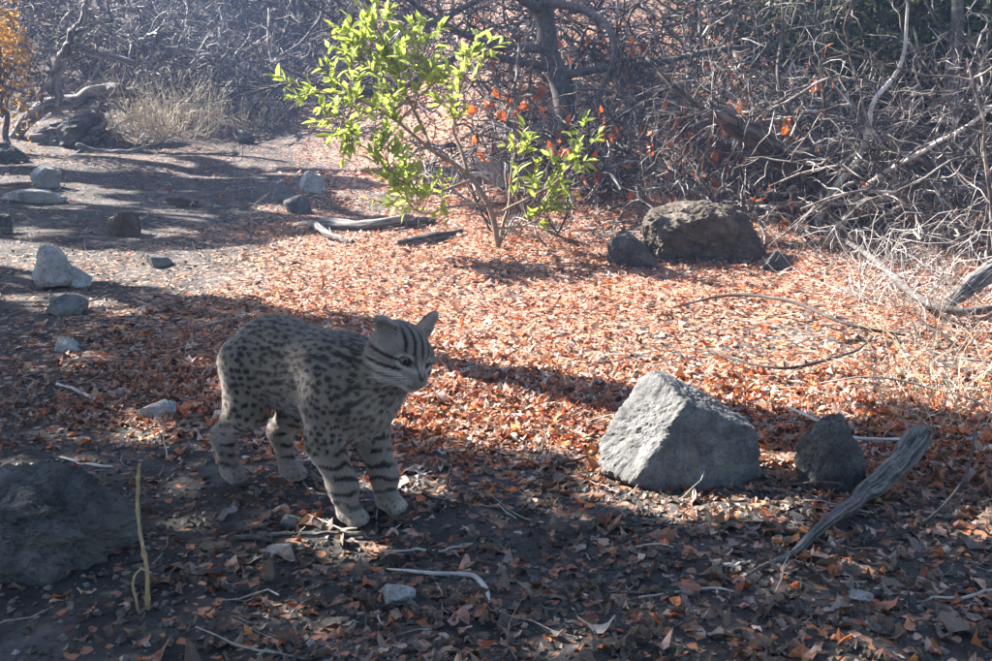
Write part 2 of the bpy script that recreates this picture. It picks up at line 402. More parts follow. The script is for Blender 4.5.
def rotmats(yaw, tilt, taz):
    c, s = np.cos(yaw), np.sin(yaw); z = yaw * 0; o = z + 1
    Rz = np.stack([np.stack([c, -s, z], -1), np.stack([s, c, z], -1), np.stack([z, z, o], -1)], -2)
    ax = np.stack([np.cos(taz), np.sin(taz), z], -1); ct, st = np.cos(tilt), np.sin(tilt)
    K = np.stack([np.stack([z, -ax[:, 2], ax[:, 1]], -1), np.stack([ax[:, 2], z, -ax[:, 0]], -1), np.stack([-ax[:, 1], ax[:, 0], z], -1)], -2)
    I = np.eye(3)[None]
    return (I + st[:, None, None] * K + (1 - ct)[:, None, None] * (K @ K)) @ Rz
def scatter(templ, which, pos, Rm, size, col):
    Vs, Fs, Cs, b = [], [], [], 0
    for k, (tv, tf) in enumerate(templ):
        m = np.nonzero(which == k)[0]
        if not len(m): continue
        v = np.einsum('mij,vj->mvi', Rm[m], tv) * size[m][:, None, None] + pos[m][:, None]
        Vs.append(v.reshape(-1, 3)); n = len(tv)
        Fs.append((tf[None] + (b + np.arange(len(m)) * n)[:, None, None]).reshape(-1, tf.shape[1])); b += len(m) * n
        Cs.append(np.repeat(col[m], n, 0))
    return np.concatenate(Vs), np.concatenate(Fs), np.concatenate(Cs)

def litter():
    g = np.random.default_rng(11)
    T = [leaf_template(g) for _ in range(16)]; TF = [leaf_template(g, False) for _ in range(6)]; TN = [mini_leaf(g) for _ in range(8)]
    # near sheet
    n = 245000
    y = np.sqrt(g.uniform(0.7 ** 2, 6.2 ** 2, n)); x = g.uniform(-1, 1, n) * (0.62 * y + 0.35)
    y[:60000] = g.uniform(0.75, 2.6, 60000); x[:60000] = g.uniform(-1, 1, 60000) * (0.62 * y[:60000] + 0.25)
    cv = leaf_cover(x, y)
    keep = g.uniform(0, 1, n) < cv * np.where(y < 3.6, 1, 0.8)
    x, y, cv = x[keep], y[keep], cv[keep]; n = len(x)
    sz = 0.007 + 0.026 * g.uniform(0, 1, n) ** 1.6; sz = np.where(g.uniform(0, 1, n) < 0.08, sz * 1.6, sz)
    z = terrain(x, y) - 0.002 + g.uniform(0, 0.016, n) * cv
    Rm = rotmats(g.uniform(0, 6.28, n), np.abs(g.normal(0, 0.42, n)), g.uniform(0, 6.28, n))
    ci = g.choice(len(PAL), n, p=PALW); col = PAL[ci] * g.uniform(0.6, 1.3, (n, 1)) * g.uniform(0.93, 1.07, (n, 3))
    shade_old = np.clip(sstep(2.1, 1.5, y) + 0.8 * sstep(-0.5, -1.3, x), 0, 1) * (g.uniform(0, 1, n) < 0.72)      # older brown leaves, darkened further for the shade in front and at left
    shade_brown = np.array([(0.10, 0.075, 0.055), (0.16, 0.12, 0.09), (0.07, 0.06, 0.05), (0.22, 0.18, 0.15)])[g.integers(0, 4, n)] * g.uniform(0.7, 1.3, (n, 1))
    col = col + (shade_brown - col) * shade_old[:, None]
    fineL = (y < 2.3) & (sz > 0.016)
    which = np.where(fineL, g.integers(0, 16, n), np.where((y < 3.0) & (sz > 0.013), 16 + g.integers(0, 6, n), 22 + g.integers(0, 8, n))); pos = np.stack([x, y, z], -1)
    # the leaves that show largest become single pieces
    px, py, dep = pix(pos)
    vis = (px > 5) & (px < W - 5) & (py > 260) & (py < HH - 3) & fineL
    score = np.where(vis, sz / dep * g.uniform(0.8, 1.25, n), 0)
    top = np.argsort(-score)[:300]; m = np.ones(n, bool); m[top] = False
    V1, F1, C1 = scatter(T + TF + TN, which[m], pos[m], Rm[m], sz[m], col[m])
    # far sheet
    n2 = 45000
    y2 = g.uniform(6.0, 16, n2); x2 = g.uniform(-1, 1, n2) * (0.6 * y2 + 0.3)
    k2 = g.uniform(0, 1, n2) < np.clip(leaf_cover(x2, y2) + 0.25 * sstep(-1.5, 0.5, x2), 0, 1)
    x2, y2 = x2[k2], y2[k2]; n2 = len(x2)
    V2, F2, C2 = scatter(TN, g.integers(0, 8, n2), np.stack([x2, y2, terrain(x2, y2) + g.uniform(0, 0.015, n2)], -1),
                         rotmats(g.uniform(0, 6.28, n2), np.abs(g.normal(0, 0.5, n2)), g.uniform(0, 6.28, n2)),
                         g.uniform(0.03, 0.055, n2), PAL[g.choice(len(PAL), n2, p=PALW)] * g.uniform(0.6, 1.2, (n2, 1)))
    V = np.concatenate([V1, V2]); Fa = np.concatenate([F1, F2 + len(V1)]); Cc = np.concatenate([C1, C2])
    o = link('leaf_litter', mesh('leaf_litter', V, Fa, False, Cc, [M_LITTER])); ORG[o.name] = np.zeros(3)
    tag(o, 'carpet of curled rust, orange and tan fallen leaves covering the ground', 'leaf litter', kind='stuff')
    tm = [mesh('leaf', v, f, False, None, [M_LITTER1]) for v, f in T]
    for j in top:
        l = link('leaf', tm[which[j]], o, tuple(pos[j]), Matrix(Rm[j]).to_euler(), float(sz[j]))
        l.color = (*[float(c) for c in col[j]], 1)
litter()

def debris():
    g = np.random.default_rng(12)
    # short twig bits lying everywhere
    n = 3600
    y = np.sqrt(g.uniform(0.8 ** 2, 9 ** 2, n)); x = g.uniform(-1, 1, n) * (0.6 * y + 0.3)
    S = np.stack([x, y, terrain(x, y) + g.uniform(0.002, 0.012, n)], -1)
    a = g.uniform(0, 6.28, n); D = np.stack([np.cos(a), np.sin(a), g.normal(0, 0.12, n)], -1)
    P = grow(S, D, g.uniform(0.03, 0.16, n), 5, 0.22, np.zeros(3), g)
    P[:, :, 2] = np.maximum(P[:, :, 2], terrain(P[:, :, 0], P[:, :, 1]) + 0.001)
    r = g.uniform(0.0008, 0.0022, n)[:, None] * np.linspace(1, 0.5, 5)
    V, Fs = tubes(P, r, 4)
    col = np.repeat(np.array([(0.35, 0.31, 0.28), (0.16, 0.12, 0.1), (0.5, 0.47, 0.45)])[g.integers(0, 3, n)], 20, 0)
    o = link('twig_litter', mesh('twig_litter', V, Fs, True, col, [M_CROWN])); tag(o, 'bits of broken twig strewn over the soil', 'twigs', kind='stuff')
    # crumbs of soil and gravel
    n = 24000
    y = np.sqrt(g.uniform(0.8 ** 2, 8 ** 2, n)); y[:9000] = g.uniform(0.85, 2.4, 9000); x = g.uniform(-1, 1, n) * (0.6 * y + 0.3)
    k = g.uniform(0, 1, n) < 1.15 - leaf_cover(x, y); x, y = x[k], y[k]; n = len(x)
    t = np.array([(1, 0, 0), (-1, 0.1, 0), (0, 1, 0.1), (0.1, -1, 0), (0, 0, 0.8), (0, 0, -0.8)], float)
    f = np.array([(0, 2, 4), (2, 1, 4), (1, 3, 4), (3, 0, 4), (2, 0, 5), (1, 2, 5), (3, 1, 5), (0, 3, 5)])
    V, Fs, col = scatter([(t, f)], np.zeros(n, int), np.stack([x, y, terrain(x, y) + 0.001], -1),
                         rotmats(g.uniform(0, 6.28, n), g.uniform(0, 0.6, n), g.uniform(0, 6.28, n)),
                         0.002 + 0.007 * g.uniform(0, 1, n) ** 3,
                         np.array([(0.1, 0.09, 0.08), (0.2, 0.18, 0.16), (0.36, 0.35, 0.35)])[g.choice(3, n, p=[0.68, 0.30, 0.02])])
    o = link('gravel', mesh('gravel', V, Fs, False, col, [M_CROWN])); tag(o, 'crumbs of dark soil and small gravel between the leaves', 'gravel', kind='stuff')
debris()

# ------------------------------------------------------------------ rocks
def ico(sub):
    import bmesh
    bm = bmesh.new(); bmesh.ops.create_icosphere(bm, subdivisions=sub, radius=1)
    V = np.array([v.co[:] for v in bm.verts]); Fa = np.array([[v.index for v in f.verts] for f in bm.faces]); bm.free(); return V, Fa
ICO = {k: ico(k) for k in (4, 5, 6)}
def rock(name, c, size, mat, label, planes=None, seed=0, sub=4, rough=0.05, rotz=0.0, cat='rock', group=None, sink=0.32, sharp=48):
    """a faceted stone: unit sphere cut by planes, scaled to size (x,y,z), resting on the ground at c"""
    g = np.random.default_rng(seed + 500); V, Fa = ICO[sub]
    if planes is None:
        n = norm(g.normal(0, 1, (9, 3)) * [1, 1, 0.8]); planes = [(*q, d) for q, d in zip(n, g.uniform(0.36, 0.8, 9))]
    n2 = norm(g.normal(0, 1, (7, 3))); planes = list(planes) + [(*q, d) for q, d in zip(n2, g.uniform(0.78, 0.96, 7))]
    pl = np.array(planes, float); nn = norm(pl[:, :3]); d = pl[:, 3]
    k = np.maximum(V @ nn.T, 1e-3) / d
    r = 1 / (np.sum(k ** sharp, 1) + 1.02 ** -sharp) ** (1 / sharp)
    r = r * (1 + rough * fbm(V * 2.2 + seed, seed, 4) + rough * 0.8 * vnoise(V * 7, seed + 3) - rough * 0.9 * np.maximum(0, 0.25 - np.abs(vnoise(V * 5 + 9, seed + 4))) + rough * 0.6 * vnoise(V * 17, seed + 5) + rough * 0.35 * vnoise(V * 40, seed + 6))
    P = V * r[:, None]
    P = P / np.abs(P).max(0) * np.asarray(size) / 2
    cz, sz = math.cos(rotz), math.sin(rotz)
    P = P @ np.array([[cz, sz, 0], [-sz, cz, 0], [0, 0, 1]])
    P[:, 2] += size[2] / 2 - sink * size[2]
    return solo(name, P + c, Fa, mat, label, cat, group, False, None, None, np.asarray(c))
def rock_px(x0, y0, x1, y1, mat, label, depth=0.8, **kw):
    """a stone that fills that box of the photograph, standing on the ground at the box's lower edge"""
    p = gnd((x0 + x1) / 2, y1 - 0.22 * (y1 - y0)); _, _, dep = pix(p)
    w = (x1 - x0) / F * dep; h = max((y1 - y0) / F * dep - 0.22 * w * depth * 0.5, 0.35 * w * 0.6)
    return rock(kw.pop('name', 'rock'), p, (w, w * depth, h * 1.12 + 0.18 * h * ('sink' not in kw)), mat, label, **kw)

def main_boulder():
    b = gnd(682, 490)
    c = np.array([b[0], b[1] + 0.08, b[2]])
    pl = [(-0.72, -0.42, 0.56, 0.48), (0.22, -0.94, 0.22, 0.50), (0.52, -0.05, 0.85, 0.60), (0.2, 0.9, 0.35, 0.75), (-0.8, 0.55, 0.25, 0.75),
          (-0.9, -0.3, -0.2, 0.86), (0.95, -0.35, 0.1, 0.84), (0, 0, -1, 0.8), (0.6, -0.75, 0.1, 0.62)]
    rock('boulder', c, (0.32, 0.26, 0.24), M_ROCK, 'large angular grey boulder with one bright sunlit face right of the wild cat', pl, 3, 6, 0.04, sink=0.22, cat='boulder', sharp=60)
main_boulder()
b = gnd(60, 566)
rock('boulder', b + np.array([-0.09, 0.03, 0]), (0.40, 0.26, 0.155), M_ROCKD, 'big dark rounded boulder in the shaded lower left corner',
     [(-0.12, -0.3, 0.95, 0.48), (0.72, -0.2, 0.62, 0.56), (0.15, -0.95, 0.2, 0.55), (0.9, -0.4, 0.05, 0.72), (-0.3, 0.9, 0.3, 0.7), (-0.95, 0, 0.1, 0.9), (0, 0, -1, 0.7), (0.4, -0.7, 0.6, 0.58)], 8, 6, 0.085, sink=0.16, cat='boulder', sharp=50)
rock_px(33, 254, 76, 298, M_ROCKP, 'pale upright block of stone near the left edge, white on its sunny side', seed=4, sub=5, sharp=40, sink=0.06,
        planes=[(-0.75, -0.55, 0.35, 0.66), (0.5, -0.8, 0.3, 0.7), (0.3, 0, 0.95, 0.85), (0.9, 0.2, 0.5, 0.7), (0, 0.9, 0.2, 0.7), (0, 0, -1, 0.7), (-0.9, 0.3, 0.2, 0.8)])
rock_px(66, 266, 92, 292, M_ROCKP, 'small flat white stone leaning against the pale upright block', seed=5)
rock_px(42, 294, 88, 319, M_ROCK, 'low grey stone lying in front of the pale upright block', seed=6)
rock_px(106, 208, 150, 244, M_ROCKB, 'brown squarish rock on the open soil at left', seed=17, sub=5, sharp=40)
rock_px(140, 248, 171, 271, M_ROCK, 'small grey stone below the brown squarish rock', seed=9)
rock_px(33, 167, 64, 193, M_ROCKP, 'pale rock with a dark front standing behind a flat slab', seed=10, sharp=40)
rock_px(-6, 188, 66, 206, M_ROCKP, 'long flat pale slab half sunk in the soil at the left edge', depth=0.5, seed=12)
rock_px(160, 191, 198, 210, M_ROCKB, 'flat topped dark stone on the soil right of the slab', seed=13)
rock_px(296, 172, 325, 198, M_ROCKP, 'pale pointed stone at the back of the stone cluster left of the green shrub', seed=14, sharp=40)
rock_px(270, 184, 292, 206, M_ROCK, 'small rounded grey stone at the left end of the stone cluster', seed=15)
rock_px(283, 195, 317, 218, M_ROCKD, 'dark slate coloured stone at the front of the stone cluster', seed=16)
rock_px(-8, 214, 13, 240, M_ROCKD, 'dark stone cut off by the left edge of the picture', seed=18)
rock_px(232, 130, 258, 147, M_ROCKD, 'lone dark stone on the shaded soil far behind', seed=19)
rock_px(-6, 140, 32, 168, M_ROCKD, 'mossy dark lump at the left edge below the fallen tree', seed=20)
rock_px(630, 190, 762, 274, M_ROCKB, 'large brown boulder under the twigs of the bank', seed=25, sub=6, sharp=30, rough=0.06, name='boulder',
        planes=[(-0.5, -0.35, 0.8, 0.75), (0.2, -0.95, -0.1, 0.62), (0.8, -0.4, 0.4, 0.75), (0.1, -0.2, 1, 0.8), (-0.95, -0.1, 0.1, 0.85), (0.9, 0.3, 0, 0.85), (0, 1, 0.2, 0.8)])
rock_px(606, 232, 656, 277, M_ROCKD, 'dark stone with pale edges at the left foot of the brown boulder', seed=22, sub=5)
rock_px(760, 252, 792, 276, M_ROCKD, 'small dark stone at the right foot of the brown boulder', seed=23)
rock_px(796, 416, 872, 512, M_ROCKD, 'upright angular dark rock between the sunlit boulder and the right edge', depth=0.6, seed=31, sub=5, sharp=40, sink=0.16,
        rough=0.07, planes=[(-0.85, -0.45, 0.3, 0.42), (0.45, -0.88, 0.15, 0.40), (0.75, 0.0, 0.66, 0.45), (-0.35, 0, 0.93, 0.62), (0.9, 0.2, -0.2, 0.6), (0, 0.95, 0.2, 0.6), (0, 0, -1, 0.7), (-0.3, -0.8, -0.5, 0.6)])
rock_px(138, 399, 182, 417, M_ROCKP, 'small flat bluish stone on the dark ground left of the wild cat', seed=26)
rock_px(52, 332, 80, 356, M_ROCKP, 'thin pale chip of stone at left between dark leaves', seed=27)
rock_px(272, 511, 304, 531, M_ROCK, 'round grey stone just behind the stick in front of the wild cat', seed=28)
rock_px(266, 540, 296, 557, M_ROCKP, 'small bluish stone in front of the stick by the wild cat', seed=29)
rock_px(372, 582, 416, 608, M_ROCKP, 'pale bluish stone in the foreground below the wild cat', seed=30)
rock_px(588, 176, 612, 198, M_ROCK, 'rounded grey stone between the green shrub and the brown boulder', seed=34)
rock_px(846, 588, 880, 606, M_ROCKP, 'small pale stone at the bottom edge right of the driftwood', seed=35)

# ------------------------------------------------------------------ logs, sticks and stalks
def onground(pts, lift=0.0):
    out = []
    for p in pts:
        q = gnd(p[0], p[1]); q[2] += (p[2] if len(p) > 2 else 0) + lift; out.append(q)
    return out
def stick(name, pts, rpx, mat, label, cat='stick', n=36, sides=8, wob=0.004, rough=0.15, seed=1, lift=None, twigs=0):
    P = onground(pts); dep = [pix(p)[2] for p in P]
    r = [a * d / F for a, d in zip(np.interp(np.linspace(0, 1, len(P)), np.linspace(0, 1, len(rpx)), rpx), dep)]
    for p, q in zip(P, r): p[2] += q * 0.75 if lift is None else lift
    if mat is M_WOOD:
        V, fs, col = wood(P, r, n, 40, wob, seed); return solo(name, V, fs, mat, label, cat, None, True, col)
    V, fs = limb(P, r, n, sides, wob, rough, seed)
    return solo(name, V, fs, mat, label, cat)
stick('driftwood', [(748, 581, 0.006), (800, 553, 0.008), (850, 524, 0.014), (884, 497, 0.03), (918, 470, 0.045)], [1.2, 4.5, 7, 10.5, 12.5], M_WOOD, 'weathered grey driftwood branch slanting to a point at lower right', 'branch', 130, 22, 0.008, 0.30, 3)
t = thing('fallen_log', gnd(360, 232), 'short grey forked log lying on leaves left of the green shrub', 'log')
P = onground([(298, 226), (330, 229), (375, 231), (412, 228), (436, 222)]); r = [0.010, 0.031, 0.034, 0.03, 0.010]
for p, q in zip(P, r): p[2] += q * 0.8
V, fs, col = wood(P, r, 110, 32, 0.014, 5); part('trunk', t, V, fs, M_WOOD, True, col * 1.3)
P = onground([(312, 229), (330, 240), (352, 246)]); r = [0.022, 0.018, 0.01]
for p, q in zip(P, r): p[2] += q
V, fs, col = wood(P, r, 60, 24, 0.010, 6, 1); part('branch', t, V, fs, M_WOOD, True, col * 1.3)
stick('log', [(398, 247), (430, 243), (462, 234)], [4, 6, 3], M_WOOD, 'stubby grey log end lying below the green shrub', 'log', seed=7, sides=12)
stick('stick', [(233, 541), (290, 540), (362, 537)], [2.6, 4.2, 2.4], M_WOOD, 'straight grey stick lying in front of the front paws of the wild cat', seed=8)
stick('twig', [(386, 570), (430, 575), (468, 579), (484, 588), (492, 606)], [1.2, 2, 2.8, 2.6, 2.0], M_PALE, 'pale hooked twig on the ground at bottom centre', 'twig', seed=9)
stick('twig', [(712, 569), (735, 567), (757, 563)], [1.6, 2.2, 1.6], M_PALE, 'short pale twig left of the driftwood tip', 'twig', seed=10)
stick('twig', [(58, 385), (80, 394), (104, 406)], [1.4, 1.8, 1.2], M_PALE, 'thin pale twig on the dark ground left of the wild cat', 'twig', seed=11)
stick('twig', [(62, 458), (90, 466), (112, 468)], [1.2, 1.6, 1.0], M_PALE, 'thin twig behind the dark boulder at lower left', 'twig', seed=12)
stick('twig', [(222, 520), (236, 508), (242, 497)], [3, 3.6, 2.2], M_TWIG, 'stubby pale bit of wood behind the stick at left', 'twig', seed=13)
stick('twig', [(196, 330), (240, 318), (262, 312)], [1.2, 1.6, 1], M_PALE, 'thin twig on leaves behind the rump of the wild cat', 'twig', seed=14)
stick('twig', [(392, 552), (430, 553), (462, 549)], [1, 1.5, 1], M_PALE, 'thin straight twig lying below the front paws', 'twig', seed=15)
stick('twig', [(925, 603), (960, 597), (1000, 592)], [1.2, 1.8, 1.4], M_PALE, 'thin twig at the lower right corner', 'twig', seed=16)
stick('twig', [(620, 548), (660, 528), (700, 508)], [1.2, 1.8, 1.0], M_TWIGD, 'dark thin twig on leaves in front of the sunlit boulder', 'twig', seed=17)
stick('twig', [(785, 432, 0.05), (815, 450, 0.06), (850, 462, 0.05), (900, 456, 0.03)], [1.2, 1.7, 1.7, 1.2], M_PALE, 'pale bent twig leaning across the upright dark rock', 'twig', seed=18)
stick('branch', [(672, 312, 0.01), (730, 312, 0.05), (790, 322, 0.06), (850, 340, 0.04), (905, 340, 0.01)], [0.9, 1.4, 1.8, 1.8, 1.0], M_TWIGD, 'thin dark branch lying on sunny leaves above the boulder', 'branch', seed=19)
stick('branch', [(705, 352, 0.01), (740, 374, 0.03), (790, 384, 0.04), (850, 366, 0.03), (872, 342, 0.01)], [0.8, 1.3, 1.7, 1.5, 0.8], M_TWIGD, 'curved dark branch just above the boulder top', 'branch', seed=20)
stick('branch', [(846, 268, 0.10), (872, 290, 0.1), (915, 318, 0.06), (955, 328, 0.04), (1005, 326, 0.05)], [2.0, 3.4, 4.2, 4.2, 3.6], M_BARK, 'thick dark curved branch low on the right bank', 'branch', seed=21)
stick('log', [(948, 322, 0.04), (972, 310, 0.07), (1010, 294, 0.11)], [6, 9, 9], M_WOOD, 'bright bleached log end at the right edge', 'log', seed=22, sides=12)
stick('twig', [(972, 446, 0.03), (966, 490, 0.03), (935, 530, 0.02), (890, 544, 0.01), (850, 546)], [1.0, 1.5, 1.5, 1.3, 0.9], M_TWIGD, 'long thin curved twig right of the driftwood', 'twig', seed=31)
stick('twig', [(820, 392, 0.02), (870, 398, 0.05), (930, 410, 0.05), (1000, 424, 0.03)], [0.7, 1.0, 1.1, 0.8], M_TWIG, 'long pale twig behind the upright dark rock', 'twig', seed=32)
stick('twig', [(900, 352, 0.04), (935, 372, 0.05), (1000, 380, 0.04)], [0.7, 1.1, 1.0], M_TWIG, 'pale twig reaching in from the right edge', 'twig', seed=33)
stick('twig', [(540, 470), (575, 462), (606, 452)], [1.0, 1.5, 1.0], M_TWIGD, 'thin dark twig on leaves left of the sunlit boulder', 'twig', seed=34)
stick('twig', [(455, 402), (480, 388), (512, 378)], [1.2, 1.6, 1.0], M_TWIGD, 'thin dark twig on sunny leaves right of the muzzle of the wild cat', 'twig', seed=35)
stick('twig', [(640, 600), (700, 590), (735, 594)], [1.0, 1.6, 1.0], M_PALE, 'thin pale twig in the shade at bottom right of centre', 'twig', seed=36)
# upright dry stalk
b = gnd(147, 612); t = thing('dry_stalk', b, 'yellow dry upright stalk with knots in the lower left foreground', 'stalk')
Y0 = b[1]
P = spline([b - [0, 0, 0.01], at(149, 575, Y0), at(143, 530, Y0 + 0.01), at(142, 490, Y0 + 0.015), at(145, 461, Y0 + 0.01)], 90)
rr = np.linspace(0.0030, 0.0019, 90) * (1 + 0.55 * np.exp(-((np.arange(90) % 22 - 11) / 1.6) ** 2))
part('stem', t, *tubes((P + 0.0011 * rng.normal(0, 1, (90, 3)).cumsum(0) * 0.25)[None], rr[None], 8, True, 0.12, 3), M_STALK)
part('side_shoot', t, *limb([b - [0.012, 0, 0.01], at(133, 585, Y0), at(140, 570, Y0), at(150, 572, Y0)], [0.0022, 0.002, 0.0017, 0.001], 30, 6, 0.002, 0.2, 5), M_STALK)

# ------------------------------------------------------------------ the wild cat
def e3(P, c, r, Rm=None):
    q = P - np.asarray(c, np.float32)
    if Rm is not None: q = q @ np.asarray(Rm, np.float32)
    r = np.asarray(r, np.float32)
    k0 = np.sqrt(((q / r) ** 2).sum(-1)); k1 = np.sqrt(((q / r ** 2) ** 2).sum(-1))
    return k0 * (k0 - 1) / np.maximum(k1, 1e-6)
def rc(P, a, b, ra, rb):
    a, b = np.asarray(a, np.float32), np.asarray(b, np.float32); ba = b - a
    h = np.clip(((P - a) @ ba) / (ba @ ba), 0, 1)
    return np.sqrt(((P - a - h[..., None] * ba) ** 2).sum(-1)) - (ra + (rb - ra) * h)
def smin(a, b, k):
    h = np.maximum(k - np.abs(a - b), 0) / k; return np.minimum(a, b) - h * h * k * 0.25
def smax(a, b, k): return -smin(-a, -b, k)
HC = np.array([0.224, -0.005, 0.302])                                 # skull centre, cat coordinates (x ahead, y left, z up)
HR = np.array((Euler((0, 0, R(-15))).to_matrix() @ Euler((0, R(17), 0)).to_matrix() @ Euler((R(-17), 0, 0)).to_matrix()))
HS = 1.06
LEGS = {  # paw x, y ; joints
 'hr': [(-0.112, -0.036, 0.232, 0.056), (-0.116, -0.045, 0.155, 0.036), (-0.194, -0.043, 0.086, 0.0185), (-0.190, -0.036, 0.026, 0.0160)],
 'hl': [(-0.108, 0.036, 0.232, 0.054), (-0.080, 0.048, 0.145, 0.037), (-0.137, 0.042, 0.084, 0.0185), (-0.112, 0.038, 0.026, 0.0160)],
 'fr': [(0.098, -0.040, 0.215, 0.047), (0.088, -0.046, 0.135, 0.030), (0.122, -0.040, 0.062, 0.0210), (0.126, -0.037, 0.024, 0.0180)],
 'fl': [(0.104, 0.040, 0.215, 0.047), (0.098, 0.045, 0.135, 0.030), (0.134, 0.043, 0.062, 0.0210), (0.138, 0.041, 0.024, 0.0180)]}
def sd_torso(P):
    d = e3(P, (-0.092, 0, 0.240), (0.080, 0.058, 0.074))
    d = smin(d, e3(P, (0.005, 0, 0.229), (0.115, 0.063, 0.078)), 0.05)
    d = smin(d, e3(P, (0.095, 0, 0.216), (0.085, 0.060, 0.080)), 0.05)
    for s in (-1, 1): d = smin(d, rc(P, (0.075, s * 0.026, 0.274), (0.115, s * 0.046, 0.215), 0.020, 0.030), 0.016)
    return d
def sd_neck(P):
    d = rc(P, (0.10, 0, 0.226), HC + [-0.010, 0, -0.024], 0.062, 0.038)
    return smin(d, rc(P, (0.13, 0, 0.205), HC + [-0.01, 0, -0.03], 0.045, 0.030), 0.03)
def sd_leg(P, k):
    j = LEGS[k]; d = 1e3
    for a, b in zip(j[:-1], j[1:]): d = smin(d, rc(P, a[:3], b[:3], a[3], b[3]), 0.02)
    fx, fy = j[-1][0], j[-1][1]
    d = smin(d, e3(P, (fx + 0.012, fy, 0.0165), (0.027, 0.0195, 0.0155)), 0.012)
    for s in (-1.5, -0.5, 0.5, 1.5):
        d = smin(d, e3(P, (fx + 0.030 - 0.004 * abs(s), fy + s * 0.0092, 0.0115), (0.0125, 0.0054, 0.0110)), 0.0025)
    return d
def sd_tail(P):
    pts = [(-0.140, 0.000, 0.272, 0.022), (-0.172, -0.004, 0.246, 0.020), (-0.186, -0.012, 0.190, 0.018), (-0.190, -0.016, 0.140, 0.016), (-0.192, -0.018, 0.112, 0.013)]
    d = 1e3
    for a, b in zip(pts[:-1], pts[1:]): d = smin(d, rc(P, a[:3], b[:3], a[3], b[3]), 0.02)
    return d
def to_head(P): return ((P - HC.astype(np.float32)) @ HR.astype(np.float32)) / HS
def sd_head(P):
    h = to_head(P).astype(np.float32)
    d = e3(h, (-0.004, 0, 0.006), (0.046, 0.0425, 0.036))
    d = smin(d, rc(h, (0.024, 0, 0.012), (0.058, 0, -0.0085), 0.019, 0.0095), 0.022)
    d = smin(d, e3(h, (0.044, 0, -0.020), (0.024, 0.0205, 0.0155)), 0.014)
    for s in (-1, 1):
        d = smin(d, e3(h, (0.010, s * 0.028, -0.016), (0.030, 0.0195, 0.024)), 0.024)
        d = smin(d, e3(h, (0.055, s * 0.0088, -0.0185), (0.0118, 0.0100, 0.0095)), 0.006)
        d = smin(d, rc(h, (0.030, s * 0.012, 0.017), (0.026, s * 0.030, 0.011), 0.008, 0.007), 0.012)      # brow
        d = smax(d, -e3(h, (0.0465, s * 0.0205, 0.0035), (0.010, 0.0098, 0.0042)), 0.005)                    # eye socket
    d = smin(d, e3(h, (0.049, 0, -0.0325), (0.0125, 0.0110, 0.0070)), 0.006)                              # chin
    for s in (-1, 1):                                                                                      # ears
        a = -s * (R(20) if s > 0 else R(56))
        Re = np.array(Euler((a, R(-6), 0)).to_matrix()) @ np.array(Euler((0, 0, s * (R(15) if s > 0 else R(38)))).to_matrix())
        hh = 0.0270 if s > 0 else 0.0205
        c = np.array([-0.008, s * 0.0335, 0.036 if s > 0 else 0.029]) + Re @ np.array([0, 0, hh * 0.25])
        o = e3(h, c, (0.0105, 0.0175, hh), Re)
        o = smax(o, rc(h, c - Re @ np.array([0, 0, 0.02]), c + Re @ np.array([0, 0, hh]), 0.023, 0.0075), 0.006)
        inn = e3(h, c + Re @ np.array([0.0098, 0, 0.001]), (0.0098, 0.0130, hh * 0.85), Re)
        d = smin(d, smax(o, -inn, 0.003), 0.007)
    return d * HS
def sd_cat(P):
    x0, x1 = float(P[..., 0].min()), float(P[..., 0].max())
    d = smin(sd_torso(P), sd_neck(P), 0.05) if x1 > 0.0 else sd_torso(P)
    for k in LEGS:
        if (k[0] == 'h' and x0 < 0.02) or (k[0] == 'f' and x1 > 0.0): d = smin(d, sd_leg(P, k), 0.018)
    if x0 < -0.12: d = smin(d, sd_tail(P), 0.006)
    return smin(d, sd_head(P), 0.016) if x1 > 0.12 else d
def surface_nets(D, o, h):
    s = D < 0
    n = np.zeros(tuple(v - 1 for v in D.shape), np.int8)
    cs = [(i, j, k) for i in (0, 1) for j in (0, 1) for k in (0, 1)]
    sh = n.shape
    for i, j, k in cs: n += s[i:i + sh[0], j:j + sh[1], k:k + sh[2]]
    I = np.argwhere((n > 0) & (n < 8)); idx = -np.ones(sh, np.int64); idx[tuple(I.T)] = np.arange(len(I))
    acc = np.zeros((len(I), 3)); cnt = np.zeros(len(I))
    for a in cs:
        for ax in range(3):
            if a[ax]: continue
            b = list(a); b[ax] = 1
            da = D[tuple((I + a).T)]; db = D[tuple((I + b).T)]; m = (da < 0) != (db < 0)
            t = np.where(m, da / np.where(m, da - db, 1), 0)
            p = np.tile(np.array(a, float), (len(I), 1)); p[:, ax] = t
            acc[m] += p[m]; cnt[m] += 1
    V = o + (I + acc / cnt[:, None]) * h
    Q = []
    for ax in range(3):
        a0 = [slice(None)] * 3; a1 = [slice(None)] * 3; a0[ax] = slice(0, -1); a1[ax] = slice(1, None)
        e0, e1 = s[tuple(a0)], s[tuple(a1)]
        E = np.argwhere(e0 != e1); u, v = [(1, 2), (2, 0), (0, 1)][ax]
        ok = (E[:, u] > 0) & (E[:, v] > 0) & (E[:, u] < sh[u]) & (E[:, v] < sh[v]); E = E[ok]
        du = np.zeros(3, int); dv = np.zeros(3, int); du[u] = 1; dv[v] = 1
        q = np.stack([idx[tuple(x.T)] for x in (E - du - dv, E - dv, E, E - du)], -1)
        fl = ~e0[tuple(E.T)]; q[fl] = q[fl][:, ::-1]; Q.append(q)
    return V, np.concatenate(Q)

